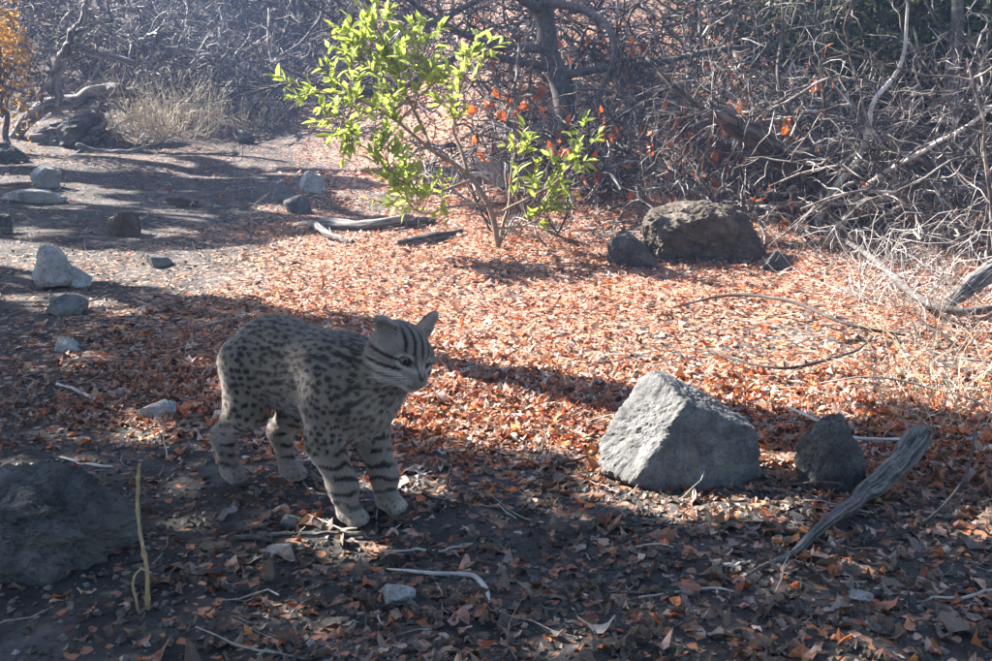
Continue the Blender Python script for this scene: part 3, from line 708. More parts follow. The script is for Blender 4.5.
def cat():
    g = np.random.default_rng(55); h = 0.0027
    lo = np.array([-0.295, -0.105, -0.006]); hi = np.array([0.315, 0.105, 0.415])
    nx, ny, nz = ((hi - lo) / h).astype(int)
    ax = [(lo[k] + h * np.arange(n)).astype(np.float32) for k, n in enumerate((nx, ny, nz))]
    D = np.empty((nx, ny, nz), np.float32)
    for i in range(0, nx, 20):
        G = np.stack(np.meshgrid(ax[0][i:i + 20], ax[1], ax[2], indexing='ij'), -1); D[i:i + 20] = sd_cat(G)
    V, Q = surface_nets(D, lo, h)
    P = V.astype(np.float32)
    # normals from the distance field
    e = 0.0015; Nn = norm(np.stack([sd_cat(P + np.eye(3, dtype=np.float32)[k] * e) - sd_cat(P - np.eye(3, dtype=np.float32)[k] * e) for k in range(3)], -1))
    dh, dt, dn, dtl = sd_head(P), sd_torso(P), sd_neck(P), sd_tail(P); dl = np.min([sd_leg(P, k) for k in LEGS], 0)
    H = to_head(P)
    ishead = dh < np.minimum(np.minimum(dt, dn), dl) + 0.002
    isleg = (dl < np.minimum(dt, dn)) & ~ishead; istail = dtl < np.minimum(np.minimum(dt, dl), dh)
    # ---- coat colour
    base = np.array([0.185, 0.158, 0.132]); pale = np.array([0.36, 0.32, 0.28]); black = np.array([0.011, 0.010, 0.009])
    under = sstep(0.1, -0.75, Nn[:, 2]) * sstep(0.19, 0.13, P[:, 2]) * ~ishead
    chest = sstep(0.15, 0.19, P[:, 0]) * sstep(0.26, 0.22, P[:, 2]) * ~ishead
    leg_low = sstep(0.16, 0.05, P[:, 2])
    pl = np.clip(np.maximum(np.maximum(under, chest * 0.75), leg_low * 0.12), 0, 1)
    col = base + (pale - base) * pl[:, None]
    col = col * (1 + 0.16 * fbm(P * 60, 5, 3))[:, None]
    # spots: dart throwing over the surface
    def darts(mask, dist, n):
        cand = np.nonzero(mask)[0]; cand = g.permutation(cand)[:n]; keep = np.empty((0, 3))
        for c in P[cand]:
            if len(keep) == 0 or ((keep - c) ** 2).sum(1).min() > (dist * g.uniform(0.8, 1.25)) ** 2: keep = np.vstack([keep, c])
        return keep
    dark = np.zeros(len(P))
    body = ~ishead & ~istail & (P[:, 2] > 0.115)
    sp = darts(body, 0.0118, 11000); sr = g.uniform(0.0034, 0.0056, len(sp)); el = g.uniform(1.1, 1.9, len(sp))
    for i in range(0, len(P), 20000):
        q = P[i:i + 20000, None] - sp[None]
        q = q + 0.0016 * vnoise(P[i:i + 20000] * 160, 8)[:, None, None]
        dd = np.sqrt((q[..., 0] / el) ** 2 + q[..., 1] ** 2 + (q[..., 2] + 0.18 * q[..., 0]) ** 2) / sr
        dark[i:i + 20000] = sstep(1.15, 0.7, dd.min(1)) * body[i:i + 20000]
    # dark lines along the spine and over the nape
    nape = sstep(0.02, 0.10, P[:, 0]) * sstep(0.262, 0.285, P[:, 2]) * ~ishead
    st = sstep(0.25, 0.75, np.sin(P[:, 1] * 520 + 1.5 * vnoise(P * 40, 3)))
    dark = np.maximum(dark, nape * st * sstep(0.35, 0.5, 0.5 + 0.5 * vnoise(P * [18, 60, 60], 4)))
    # neck and chest bands
    nb = (dn < dt + 0.006) & ~ishead & (P[:, 2] < 0.275)
    bands = sstep(0.25, 0.7, np.sin((P[:, 2] * 0.75 - P[:, 0] * 0.55) * 300 + 1.6 * vnoise(P * 35, 6)))
    dark = np.where(nb, np.maximum(dark * 0.9, 0.75 * bands * sstep(0.5, 0.68, 0.5 + 0.5 * vnoise(P * 48, 2))), dark)
    # leg bars
    lb = sstep(0.18, 0.150, P[:, 2]) * isleg * sstep(0.018, 0.04, P[:, 2])
    bars = sstep(0.1, 0.65, np.sin(P[:, 2] * 290 + 2.4 * vnoise(P * 48, 7) + 2.2 * P[:, 1] * 20))
    bars = bars * sstep(0.34, 0.52, 0.5 + 0.5 * vnoise(P * 75, 17))
    dark = np.where(isleg & (P[:, 2] < 0.15), np.maximum(dark * (P[:, 2] > 0.12), lb * bars), dark)
    sm = darts(isleg & (P[:, 2] < 0.03), 0.010, 900)
    if len(sm):
        dd = np.sqrt(((P[:, None] - sm[None]) ** 2).sum(-1)).min(1); dark = np.maximum(dark, 0.7 * sstep(0.0034, 0.0018, dd) * (isleg & (P[:, 2] < 0.032)))
    dark = np.where(istail, sstep(0.0, 0.6, np.sin(P[:, 2] * 330 + vnoise(P * 40, 1))), dark)
    # ---- head markings, in head coordinates
    hx, hy, hz = H[:, 0], H[:, 1], H[:, 2]; ay = np.abs(hy)
    hc = np.tile(base * 1.02, (len(P), 1))
    hp = np.zeros(len(P))
    hp = np.maximum(hp, sstep(-0.022, -0.032, hz) * sstep(0.0, 0.02, hx))                         # chin and throat
    hp = np.maximum(hp, sstep(0.012, 0.006, np.hypot((hx - 0.056) * 0.8, np.hypot(ay - 0.011, hz + 0.021))) * 0.9)   # whisker pads
    hp = np.maximum(hp, sstep(0.0036, 0.0016, np.abs(np.hypot((ay - 0.019) * 0.9, (hz - 0.003) * 1.4) - 0.0122)) * sstep(0.02, 0.032, hx) * 0.8)   # eye ring
    hp = np.maximum(hp, sstep(0.009, 0.004, np.abs(hz + 0.0175 + (0.03 - hx) * 0.12)) * sstep(0.018, 0.026, ay) * sstep(-0.012, 0.004, hx) * 0.7)
    hc = hc + (np.array([0.40, 0.37, 0.33]) - hc) * (0.85 * hp)[:, None]
    hc = hc * (1 + 0.14 * fbm(P * 90, 15, 3))[:, None]
    hd = np.zeros(len(P))
    top = sstep(0.008, 0.018, hz) * (ay < 0.030)
    fan = np.sin(hy * 620 / (1 + 6 * np.maximum(hx, -0.01)) + 0.8)
    hd = np.maximum(hd, top * sstep(0.15, 0.6, fan))                                       # crown lines
    hd = np.maximum(hd, sstep(0.0030, 0.0016, np.abs(hz - 0.0015 + (0.034 - hx) * 0.10)) * sstep(0.024, 0.029, ay) * sstep(-0.022, -0.008, hx))   # line behind the eye
    hd = np.maximum(hd, sstep(0.0034, 0.0018, np.abs(hz + 0.0125 + (0.034 - hx) * 0.22)) * sstep(0.021, 0.027, ay) * sstep(-0.022, -0.008, hx))   # cheek line
    hd = np.maximum(hd, sstep(0.0030, 0.0015, np.abs(hz + 0.0275 + (0.034 - hx) * 0.2)) * sstep(0.018, 0.025, ay) * sstep(-0.016, -0.004, hx) * 0.7)
    er = np.hypot((ay - 0.0205), (hz - 0.0030) * 1.35)
    hd = np.maximum(hd, sstep(0.0098, 0.0078, er) * sstep(0.028, 0.034, hx))                      # dark rim of the eye
    hd = np.maximum(hd, sstep(0.0026, 0.0012, np.abs(ay - 0.0105 - (0.045 - hx) * 0.25)) * sstep(0.036, 0.042, hx) * sstep(0.02, 0.012, hz) * sstep(-0.012, -0.006, hz) * 0.75)  # tear line
    hd = np.maximum(hd, sstep(0.0016, 0.0008, np.abs(hz + 0.0262)) * sstep(0.045, 0.050, hx) * sstep(0.017, 0.012, ay))     # mouth
    for row in (0.0, 0.0042, -0.0042):
        hd = np.maximum(hd, sstep(0.0012, 0.0006, np.abs(hz + 0.0185 + row)) * sstep(0.2, 0.7, np.sin(hx * 1500)) * (hx > 0.048) * (ay > 0.008) * 0.6)
    ear = sstep(0.034, 0.042, hz) * (ay > 0.018)
    facing = (Nn @ HR)[:, 0]
    back = ear * sstep(0.05, -0.25, facing); spot = sstep(0.011, 0.007, np.hypot(ay - 0.040, hz - 0.050))
    hc = np.where((ear * sstep(-0.05, 0.3, facing))[:, None] > 0.5, np.array([0.30, 0.25, 0.23]), hc)
    hd = np.maximum(hd * (1 - ear), back * (1 - 0.75 * spot))
    col = np.where(ishead[:, None], hc, col); dark = np.where(ishead, hd, dark)
    blend = sstep(0.012, 0.0, np.abs(dh - np.minimum(dn, dt)))
    col = col + (black - col) * (np.clip(dark, 0, 1) * 0.97)[:, None]
    col = np.clip(col, 0.008, 1)
    # ---- place in the world
    c = np.array([-0.322, 1.69]); ang = math.atan2(-0.62, 0.78)
    z0 = float(np.mean([terrain(a, b_, False) for a, b_ in ((-0.48, 1.80), (-0.37, 1.77), (-0.23, 1.60), (-0.18, 1.64))])) + 0.006
    org = np.array([c[0], c[1], z0])
    t = thing('wild_cat', org, 'small spotted grey wild cat standing on the leaves with its face turned right', 'cat')
    t.rotation_euler = (0, 0, ang)
    m, nt, b = new_mat('spotted_coat')
    vc = N(nt, 'ShaderNodeVertexColor', layer_name='Col'); nt.links.new(vc.outputs[0], b.inputs['Base Color'])
    b.inputs['Roughness'].default_value = 0.8; b.inputs['Specular IOR Level'].default_value = 0.2
    b.inputs['Sheen Weight'].default_value = 0.25; b.inputs['Sheen Roughness'].default_value = 0.5
    tc = N(nt, 'ShaderNodeTexCoord'); nz_ = N(nt, 'ShaderNodeTexNoise', Scale=420.0, Detail=4.0); nt.links.new(tc.outputs['Object'], nz_.inputs[0])
    bp = N(nt, 'ShaderNodeBump', Strength=0.5, Distance=0.003); nt.links.new(nz_.outputs[0], bp.inputs['Height']); nt.links.new(bp.outputs[0], b.inputs['Normal'])
    ob = link('body', mesh('body', V, Q, True, col, [m]), t)
    # ---- fur
    n = 105000
    A = V[Q]; area = np.linalg.norm(np.cross(A[:, 2] - A[:, 0], A[:, 3] - A[:, 1]), axis=1)
    k = g.choice(len(Q), n, p=area / area.sum()); u, v = g.uniform(0, 1, (2, n, 1))
    bil = lambda X: (X[Q[k, 0]] * (1 - u) * (1 - v) + X[Q[k, 1]] * u * (1 - v) + X[Q[k, 2]] * u * v + X[Q[k, 3]] * (1 - u) * v)
    S, Nf, Cf = bil(V), norm(bil(Nn)), bil(col); Hs = bil(H); hd_ = bil(ishead[:, None].astype(float))[:, 0] > 0.5; lg = bil(isleg[:, None].astype(float))[:, 0]
    flow = np.tile(np.array([-1.0, 0, -0.35]), (n, 1)); flow = flow * (1 - lg[:, None]) + np.array([-0.25, 0, -1.0]) * lg[:, None]
    hf = norm(Hs - np.array([0.075, 0, -0.008])) @ HR.T; flow = np.where(hd_[:, None], hf, flow)
    flow = flow - Nf * (flow * Nf).sum(1, keepdims=True)
    fn = norm(flow)
    Dd = norm(fn + Nf * g.uniform(0.25, 0.6, (n, 1)) + g.normal(0, 0.16, (n, 3)))
    L = np.where(hd_, 0.0038, 0.0064 - 0.0022 * np.clip(lg, 0, 1)) * g.uniform(0.6, 1.3, n)
    L = np.where(hd_ & (Hs[:, 0] < 0.012) & (Hs[:, 2] < 0.0), L * 2.2, L)
    L = np.where(hd_ & (Hs[:, 2] > 0.04), L * 0.7, L)
    L = np.where((~hd_) & (S[:, 2] < 0.03), L * 0.45, L)
    keep = ~(hd_ & (np.hypot(np.abs(Hs[:, 1]) - 0.0205, (Hs[:, 2] - 0.003) * 1.3) < 0.0115) & (Hs[:, 0] > 0.03)) & ~((Hs[:, 0] > 0.058) & (np.abs(Hs[:, 1]) < 0.008) & (Hs[:, 2] > -0.017))
    S, Nf, Cf, Dd, L = S[keep], Nf[keep], Cf[keep], Dd[keep], L[keep]; n = len(S)
    sd = norm(np.cross(Dd, Nf) + 1e-6 * g.normal(0, 1, (n, 3))) * 0.00038
    mid = S + Dd * (L * 0.55)[:, None]; tip = S + (Dd + norm(flow[keep]) * 0.25) * L[:, None]
    FV = np.stack([S - sd, S + sd, mid + sd * 0.75, mid - sd * 0.75, tip], 1).reshape(-1, 3); i5 = np.arange(n)[:, None] * 5
    Cf = np.clip(Cf * g.uniform(0.75, 1.3, (n, 1)) + g.uniform(0, 0.006, (n, 1)), 0.01, 1)
    FC = np.repeat(Cf, 5, 0).reshape(n, 5, 3); FC[:, 4] = FC[:, 4] * 1.15 + 0.006
    fo = link('fur', mesh('fur', FV, [i5 + np.array([0, 1, 2, 3]), i5 + np.array([3, 2, 4])], True, FC.reshape(-1, 3), [m]), ob); fo['kind'] = 'stuff'
    # ---- eyes, nose, whiskers
    hw = lambda q: (np.asarray(q) * HS) @ HR.T + HC
    m_iris = noise_mat('amber_iris', [(0.3, (0.055, 0.045, 0.025)), (0.7, (0.11, 0.09, 0.05))], 300, 3, 0.06, 0, 100, 0.001, None, 0.6)
    m_pup = noise_mat('black_pupil', [(0.3, (0.004, 0.004, 0.004)), (0.7, (0.008, 0.008, 0.008))], 30, 2, 0.05, 0, 100, 0.001, None, 0.6)
    m_nose = noise_mat('dark_nose', [(0.3, (0.035, 0.024, 0.024)), (0.7, (0.075, 0.05, 0.048))], 200, 3, 0.45, 0.2, 400, 0.001)
    m_wh = noise_mat('white_whisker', [(0.3, (0.7, 0.7, 0.68)), (0.7, (0.8, 0.8, 0.78))], 100, 2, 0.4, 0, 100, 0.001)
    SV, SF = ICO[4]
    for s in (-1, 1):
        ec = np.array([0.0375, s * 0.0195, 0.0028])
        ey = link('eye', mesh('eye', hw(ec + SV * 0.0080), SF, True, None, [m_iris]), ob)
        look = norm(np.array([0.93, s * 0.30, 0.02])); sidev = norm(np.cross([0, 0, 1], look)); upv = np.cross(look, sidev)
        pv = ec + (look[None] * 0.0078) + SV[:, :1] * sidev * 0.0022 + SV[:, 1:2] * upv * 0.0046 + SV[:, 2:3] * look * 0.0009
        link('pupil', mesh('pupil', hw(pv), SF, True, None, [m_pup]), ey)
    nv = SV * np.array([0.0050, 0.0066, 0.0046]); nv[:, 1] *= 0.55 + 0.45 * sstep(-0.0045, 0.002, nv[:, 2])
    nv = nv * (1 - 0.16 * (sstep(0.0016, 0.0, np.abs(np.abs(SV[:, 1]) * 0.0066 - 0.0035)) * sstep(0.2, -0.3, SV[:, 2])))[:, None]
    link('nose', mesh('nose', hw(nv + [0.0665, 0, -0.0105]), SF, True, None, [m_nose]), ob)
    WP, WR = [], []
    for s in (-1, 1):
        for k in range(6):
            st_ = np.array([0.057 - 0.002 * (k % 3), s * (0.013 + 0.0015 * (k % 3)), -0.0155 - 0.0035 * (k // 3)])
            d = norm(np.array([0.18 - 0.25 * (k % 3), s * 1.0, 0.05 - 0.22 * (k // 3)])); Ln = g.uniform(0.035, 0.055)
            tt = np.linspace(0, 1, 9)[:, None]; WP.append(hw(st_ + d * tt * Ln + np.array([-0.012, 0, -0.012]) * tt ** 2)); WR.append(np.linspace(0.0003, 0.0001, 9))
    wv, wf = tubes(np.array(WP), np.array(WR), 4)
    w = link('whiskers', mesh('whiskers', wv, wf, True, None, [m_wh]), ob); w['kind'] = 'stuff'
cat()

# ------------------------------------------------------------------ green shrub
def green_leaf_mesh(bend, w):
    k = 6; t = np.linspace(0, 1, k); wd = w * np.sin(np.pi * t ** 0.85); wd[-1] = 0.0
    V = []
    for s in (-1, 0, 1):
        V.append(np.stack([t, s * wd, -bend * t ** 2 + 0.35 * abs(s) * wd], -1))
    V = np.concatenate(V); i = np.arange(k - 1)
    f = np.concatenate([np.stack([a * k + i, a * k + i + 1, (a + 1) * k + i + 1, (a + 1) * k + i], -1) for a in (0, 1)])
    return mesh('leaf', V, f, True, None, [M_GREEN])
def dir_euler(d, roll):
    d = Vector(d).normalized(); q = d.to_track_quat('X', 'Z')
    return (q @ Euler((roll, 0, 0)).to_quaternion()).to_euler()
def green_shrub():
    g = np.random.default_rng(31)
    b = gnd(502, 249); Y = b[1]
    t = thing('green_shrub', b, 'young shrub with bright yellow-green leaves in the middle of the clearing', 'shrub')
    A = lambda *l: [at(x, y, Y + d) for x, y, d in l]
    br = [(A((502, 253, 0), (492, 210, 0.0), (468, 175, 0.02), (432, 150, -0.03), (396, 122, -0.06), (360, 100, -0.05), (318, 92, -0.1)), [0.015, 0.013, 0.011, 0.009, 0.006, 0.004, 0.003]),
          (A((500, 250, 0.02), (508, 205, 0.08), (512, 170, 0.1), (520, 145, 0.12)), [0.010, 0.008, 0.006, 0.003]),
          (A((468, 175, 0.02), (455, 130, 0.1), (458, 95, 0.14), (470, 62, 0.12)), [0.010, 0.007, 0.005, 0.003]),
          (A((432, 150, -0.03), (412, 105, 0.08), (392, 62, 0.1), (372, 16, 0.1)), [0.009, 0.007, 0.005, 0.003]),
          (A((470, 180, 0), (425, 195, -0.15), (398, 178, -0.22), (382, 165, -0.25)), [0.008, 0.006, 0.004, 0.0025]),
          (A((488, 205, 0), (455, 205, -0.12), (425, 215, -0.2), (405, 200, -0.22)), [0.007, 0.005, 0.003, 0.002]),
          (A((494, 215, 0), (535, 196, -0.06), (566, 172, -0.04), (585, 150, 0)), [0.007, 0.005, 0.004, 0.0025]),
          (A((498, 230, 0), (530, 222, -0.1), (548, 205, -0.12)), [0.006, 0.004, 0.0025]),
          (A((412, 105, 0.08), (375, 75, 0.15), (352, 45, 0.18)), [0.006, 0.004, 0.0025]),
          (A((396, 122, -0.06), (430, 85, -0.05), (412, 52, -0.05)), [0.005, 0.004, 0.0025]),
          (A((360, 100, -0.05), (345, 120, -0.12), (352, 138, -0.14)), [0.004, 0.003, 0.002])]
    nl = [40, 12, 26, 46, 36, 26, 20, 18, 30, 26, 24]
    lm = [green_leaf_mesh(bd, w) for bd, w in ((0.1, 0.21), (0.25, 0.25), (0.0, 0.19), (0.35, 0.23))]
    cnt = 0; LP, LD = [], []
    for bi, ((pts, r), n) in enumerate(zip(br, nl)):
        st = part('stem' if bi == 0 else 'branch', t, *limb(pts, r, 30, 7, 0.012, 0.1, bi), M_STEM)
        P = spline(pts, 40)
        lo = 0.6 if bi == 0 else 0.3
        # short shoots carrying rosettes of leaves
        ns = max(6, int(n * 0.7)); S, D, tt, _ = sprout(P[None], ns, lo, 1.0, 0.9, g, 0.35)
        S[0], D[0] = P[-1], norm(P[-1] - P[-4])
        Q = grow(S, D, g.uniform(0.06, 0.22, ns), 5, 0.12, np.array([0, 0, 0.05]), g)
        part('twig', st, *tubes(Q, np.linspace(0.0022, 0.0012, 5)[None] * np.ones((ns, 1)), 4), M_STEM)
        for q in Q:
            m = g.integers(6, 11)
            for k in range(m):
                f = g.uniform(0.35, 1.0); i = min(int(f * 4), 3)
                p = q[i] + (q[i + 1] - q[i]) * (f * 4 - i)
                d = norm(norm(q[-1] - q[0]) * 0.7 + norm(g.normal(0, 1, 3)) * 0.9 + np.array([0, 0, 0.25]))
                LP.append(p); LD.append(d)
    LP, LD = np.array(LP), np.array(LD); idx = g.permutation(len(LP))
    for j in idx[:300]:
        link('leaf', lm[g.integers(0, 4)], t, tuple(LP[j] - b), dir_euler(LD[j], g.normal(0, 0.5)), float(g.uniform(0.03, 0.074)))
    rest = idx[300:]
    if len(rest):
        mv = np.array([v.co[:] for v in lm[0].vertices]); k = 6; i = np.arange(k - 1)
        f = np.concatenate([np.stack([a * k + i, a * k + i + 1, (a + 1) * k + i + 1, (a + 1) * k + i], -1) for a in (0, 1)])
        Rm = np.array([np.array(dir_euler(LD[j], g.normal(0, 0.5)).to_matrix()) for j in rest])
        V, Fa, _ = scatter([(mv, f)], np.zeros(len(rest), int), LP[rest], Rm, g.uniform(0.03, 0.07, len(rest)), np.ones((len(rest), 3)))
        part('foliage', t, V, Fa, M_GREEN, True, None, 'stuff')
green_shrub()

# ------------------------------------------------------------------ bare shrubs of the bank
TL = [leaf_template(np.random.default_rng(40 + k)) for k in range(4)]
TLM = [mesh('leaf', v, f, False, None, [M_ORANGE]) for v, f in TL]
def bare_shrub(base, h, spread, label, seed, nstem=5, mat=None, dens=1.0, lean=(0, 0, 0), r0=0.012, leaves=0, name='bare_shrub', droop=0.0, group='leafless shrubs of the bank', cat='shrub', tangle=0.36):
    g = np.random.default_rng(seed); mat = mat or M_TWIG
    b = np.asarray(base, float); t = thing(name, b, label, cat, group)
    a = g.uniform(0, 6.28) + np.arange(nstem) * 6.28 / nstem + g.normal(0, 0.4, nstem)
    D = np.stack([np.cos(a) * spread, np.sin(a) * spread * 0.8, np.ones(nstem)], -1) + np.asarray(lean)
    S = b + np.stack([np.cos(a), np.sin(a), a * 0], -1) * 0.03 - [0, 0, 0.03]
    P0 = grow(S, D, h * g.uniform(0.75, 1.15, nstem), 12, 0.13, np.array([0, 0, -droop]), g)
    r = r0 * g.uniform(0.6, 1.15, nstem)[:, None] * np.linspace(1, 0.3, 12)
    lp = []
    for k in range(nstem):
        st = part('stem', t, *tubes(P0[k:k + 1], r[k:k + 1], 6, False, 0.1, k), mat)
        S1, D1, t1, _ = sprout(P0[k:k + 1], max(3, int(9 * dens)), 0.12, 0.98, 0.95, g)
        P1 = grow(S1, D1, h * g.uniform(0.25, 0.6, len(S1)), 8, 0.20, np.array([0, 0, -droop * 1.2]), g)
        r1 = (r0 * 0.42 * (1 - 0.6 * t1))[:, None] * np.linspace(1, 0.35, 8)
        S2, D2, t2, m2 = sprout(P1, max(2, int(6 * dens)), 0.1, 1.0, 1.0, g)
        P2 = grow(S2, D2, h * g.uniform(0.10, 0.34, len(S2)), 6, tangle, np.array([0, 0, -droop]), g)
        r2 = np.full(len(S2), r0 * 0.17)[:, None] * np.linspace(1, 0.45, 6) * g.uniform(0.7, 1.3, (len(S2), 1))
        S3, D3, t3, m3 = sprout(P2, 1, 0.2, 1.0, 1.1, g)
        P3 = grow(S3, D3, h * g.uniform(0.05, 0.16, len(S3)), 5, tangle, np.zeros(3), g)
        r3 = np.full(len(S3), 0.00036 * b[1])[:, None] * np.linspace(1, 0.5, 5)
        r2 = np.full(len(S2), 0.00055 * b[1])[:, None] * np.linspace(1.1, 0.5, 6) * g.uniform(0.45, 1.9, (len(S2), 1)); r1 = np.maximum(r1, 0.0008 * b[1]) * g.uniform(0.7, 1.7, (len(S1), 1))
        V, fs = merge([tubes(P1, r1, 5), tubes(P2, r2, 3), tubes(P3, r3, 3)])
        part('twigs', st, V, fs, mat, True, None, 'stuff')
        lp.append(P2.reshape(-1, 3))
    if leaves:
        lp = np.concatenate(lp); lp = lp[g.permutation(len(lp))[:leaves]]
        for p in lp:
            link('leaf', TLM[g.integers(0, 4)], t, tuple(p - b), (g.uniform(0, 6), g.uniform(0, 6), g.uniform(0, 6)), float(g.uniform(0.05, 0.10)))
    return t
def base(px, Y):                       # a ground point in the column of that pixel, at depth Y
    x = (px - W / 2) / F * (Y * math.cos(PITCH)); return np.array([x, Y, float(terrain(x, Y, False))])
BR = [  # px, depth, height, spread, stems, material, density, r0, leaves, droop, label
 (560, 6.3, 0.9, 0.9, 5, M_TWIG, 1.0, 0.009, 0, 0.05, 'low pale twiggy shrub right behind the green shrub'),
 (505, 4.95, 0.55, 0.9, 5, M_TWIG, 0.7, 0.006, 0, 0.03, 'thin leafless stems around the foot of the green shrub'),
 (622, 6.0, 1.0, 0.9, 6, M_TWIG, 1.1, 0.010, 90, 0.05, 'pale tangled shrub holding orange leaves left of the brown boulder'),
 (690, 6.1, 1.1, 1.0, 6, M_TWIG, 1.2, 0.011, 100, 0.06, 'dense pale shrub rising right behind the brown boulder'),
 (695, 4.9, 0.6, 1.1, 5, M_TWIG, 0.7, 0.005, 16, 0.10, 'thin drooping twigs hanging in front of the brown boulder'),
 (742, 5.5, 0.9, 0.9, 5, M_TWIG, 1.0, 0.010, 50, 0.06, 'spreading pale shrub at the right end of the brown boulder'),
 (795, 5.9, 1.2, 0.8, 5, M_TWIG, 1.0, 0.012, 0, 0.03, 'tall pale shrub right of the slanting log'),
 (868, 5.2, 1.1, 0.9, 4, M_TWIG, 0.8, 0.011, 0, 0.04, 'pale shrub with arching twigs in front of the dark foliage at right'),
 (935, 4.8, 1.1, 0.8, 6, M_TWIG, 1.1, 0.010, 6, 0.04, 'pale shrub standing left of the right picture edge'),
 (1005, 4.2, 1.0, 0.8, 6, M_TWIG, 1.1, 0.010, 0, 0.05, 'pale shrub cut by the right picture edge'),
 (650, 7.6, 1.5, 0.9, 6, M_TWIG, 1.0, 0.014, 80, 0.03, 'larger grey shrub in the second row above the brown boulder'),
 (745, 7.8, 1.6, 0.9, 6, M_TWIG, 1.0, 0.014, 8, 0.03, 'grey shrub in the second row above the slanting log'),
 (850, 7.4, 1.6, 0.8, 6, M_TWIGD, 1.0, 0.014, 0, 0.02, 'dark branched shrub in the second row at right'),
 (950, 7.0, 1.5, 0.8, 6, M_TWIGD, 1.0, 0.013, 6, 0.02, 'dark branched shrub in the upper right corner'),
 (560, 8.2, 1.4, 0.9, 6, M_TWIG, 1.0, 0.013, 0, 0.03, 'grey shrub around the dark trunk at top centre'),
 (490, 8.6, 1.3, 0.9, 6, M_TWIG, 0.9, 0.012, 0, 0.03, 'grey shrub high on the bank left of the dark trunk'),
 (410, 9.6, 1.3, 1.0, 6, M_TWIGD, 0.8, 0.012, 0, 0.03, 'thin dark twigged shrub behind the top of the green shrub'),
 (330, 10.2, 1.6, 0.9, 6, M_TWIGD, 0.8, 0.014, 0, 0.02, 'leafless shrub with long dark shoots at upper left of the green shrub'),
 (265, 10.5, 1.3, 1.0, 6, M_TWIG, 1.0, 0.013, 0, 0.05, 'blue-grey shrub at the far edge of the clearing, right of the dry grass'),
 (190, 11.0, 1.3, 1.0, 6, M_TWIG, 1.0, 0.013, 0, 0.05, 'blue-grey shrub behind the dry grass tuft'),
 (110, 11.8, 1.6, 0.9, 6, M_TWIG, 1.0, 0.013, 0, 0.05, 'blue-grey shrub behind the fallen tree at left'),
 (20, 11.6, 1.5, 0.9, 6, M_TWIG, 1.0, 0.013, 0, 0.05, 'blue-grey shrub at the left end of the fallen tree'),
 (225, 13.0, 1.9, 0.9, 7, M_TWIG, 1.0, 0.017, 0, 0.03, 'tall hazy shrub on the slope above the dry grass'),
 (120, 13.5, 2.0, 0.9, 7, M_TWIG, 1.0, 0.017, 0, 0.03, 'tall hazy shrub on the slope above the fallen tree'),
 (15, 13.5, 2.0, 0.9, 7, M_TWIG, 1.0, 0.017, 0, 0.03, 'tall hazy shrub in the upper left corner'),
 (330, 14.0, 2.0, 0.9, 7, M_TWIG, 1.0, 0.017, 0, 0.03, 'hazy shrub on the slope far behind the green shrub'),
 (150, 12.0, 1.6, 1.0, 7, M_TWIG, 1.0, 0.014, 0, 0.05, 'mid height hazy shrub between the fallen tree and the slope'),
 (285, 12.2, 1.6, 1.0, 7, M_TWIGD, 1.0, 0.014, 0, 0.04, 'dim purple-grey shrub left of the top of the green shrub'),
 (70, 15.5, 2.4, 0.9, 8, M_TWIG, 1.0, 0.018, 0, 0.03, 'farthest hazy shrub above the fallen tree'),
 (190, 16.0, 2.4, 0.9, 8, M_TWIG, 1.0, 0.018, 0, 0.03, 'farthest hazy shrub above the dry grass'),
 (300, 16.0, 2.4, 0.9, 8, M_TWIG, 1.0, 0.018, 0, 0.03, 'farthest hazy shrub at the top edge left of the green shrub'),
 (450, 12.5, 1.8, 1.0, 7, M_TWIG, 1.0, 0.015, 0, 0.03, 'pale shrub at the top edge between the green shrub and the trunk'),
 (530, 6.9, 0.8, 1.1, 6, M_TWIG, 1.0, 0.010, 0, 0.06, 'white twiggy thicket at the foot of the dark trunk'),
 (780, 6.7, 1.3, 1.0, 7, M_TWIG, 1.1, 0.012, 60, 0.05, 'thick pale thicket along the slanting log'),
 (905, 6.0, 1.3, 1.0, 5, M_TWIG, 0.7, 0.012, 0, 0.05, 'thick pale thicket around the dead trunk'),
 (985, 5.6, 1.3, 0.9, 6, M_TWIG, 1.1, 0.012, 4, 0.05, 'pale thicket right of the dead trunk'),
 (600, 11.0, 1.8, 0.9, 6, M_TWIG, 0.9, 0.016, 0, 0.03, 'grey shrub at the very top of the picture right of the trunk'),
 (700, 10.5, 1.8, 0.9, 6, M_TWIGD, 0.9, 0.016, 0, 0.03, 'dim shrub at the top of the picture above the brown boulder'),
]
for k, (px, Y, h, sp, ns, m, dn, r0, lv, dr, lab) in enumerate(BR):
    bare_shrub(base(px, Y), h, sp, lab, 100 + k, ns, m, dn, (0, 0, 0), r0, lv, droop=dr)

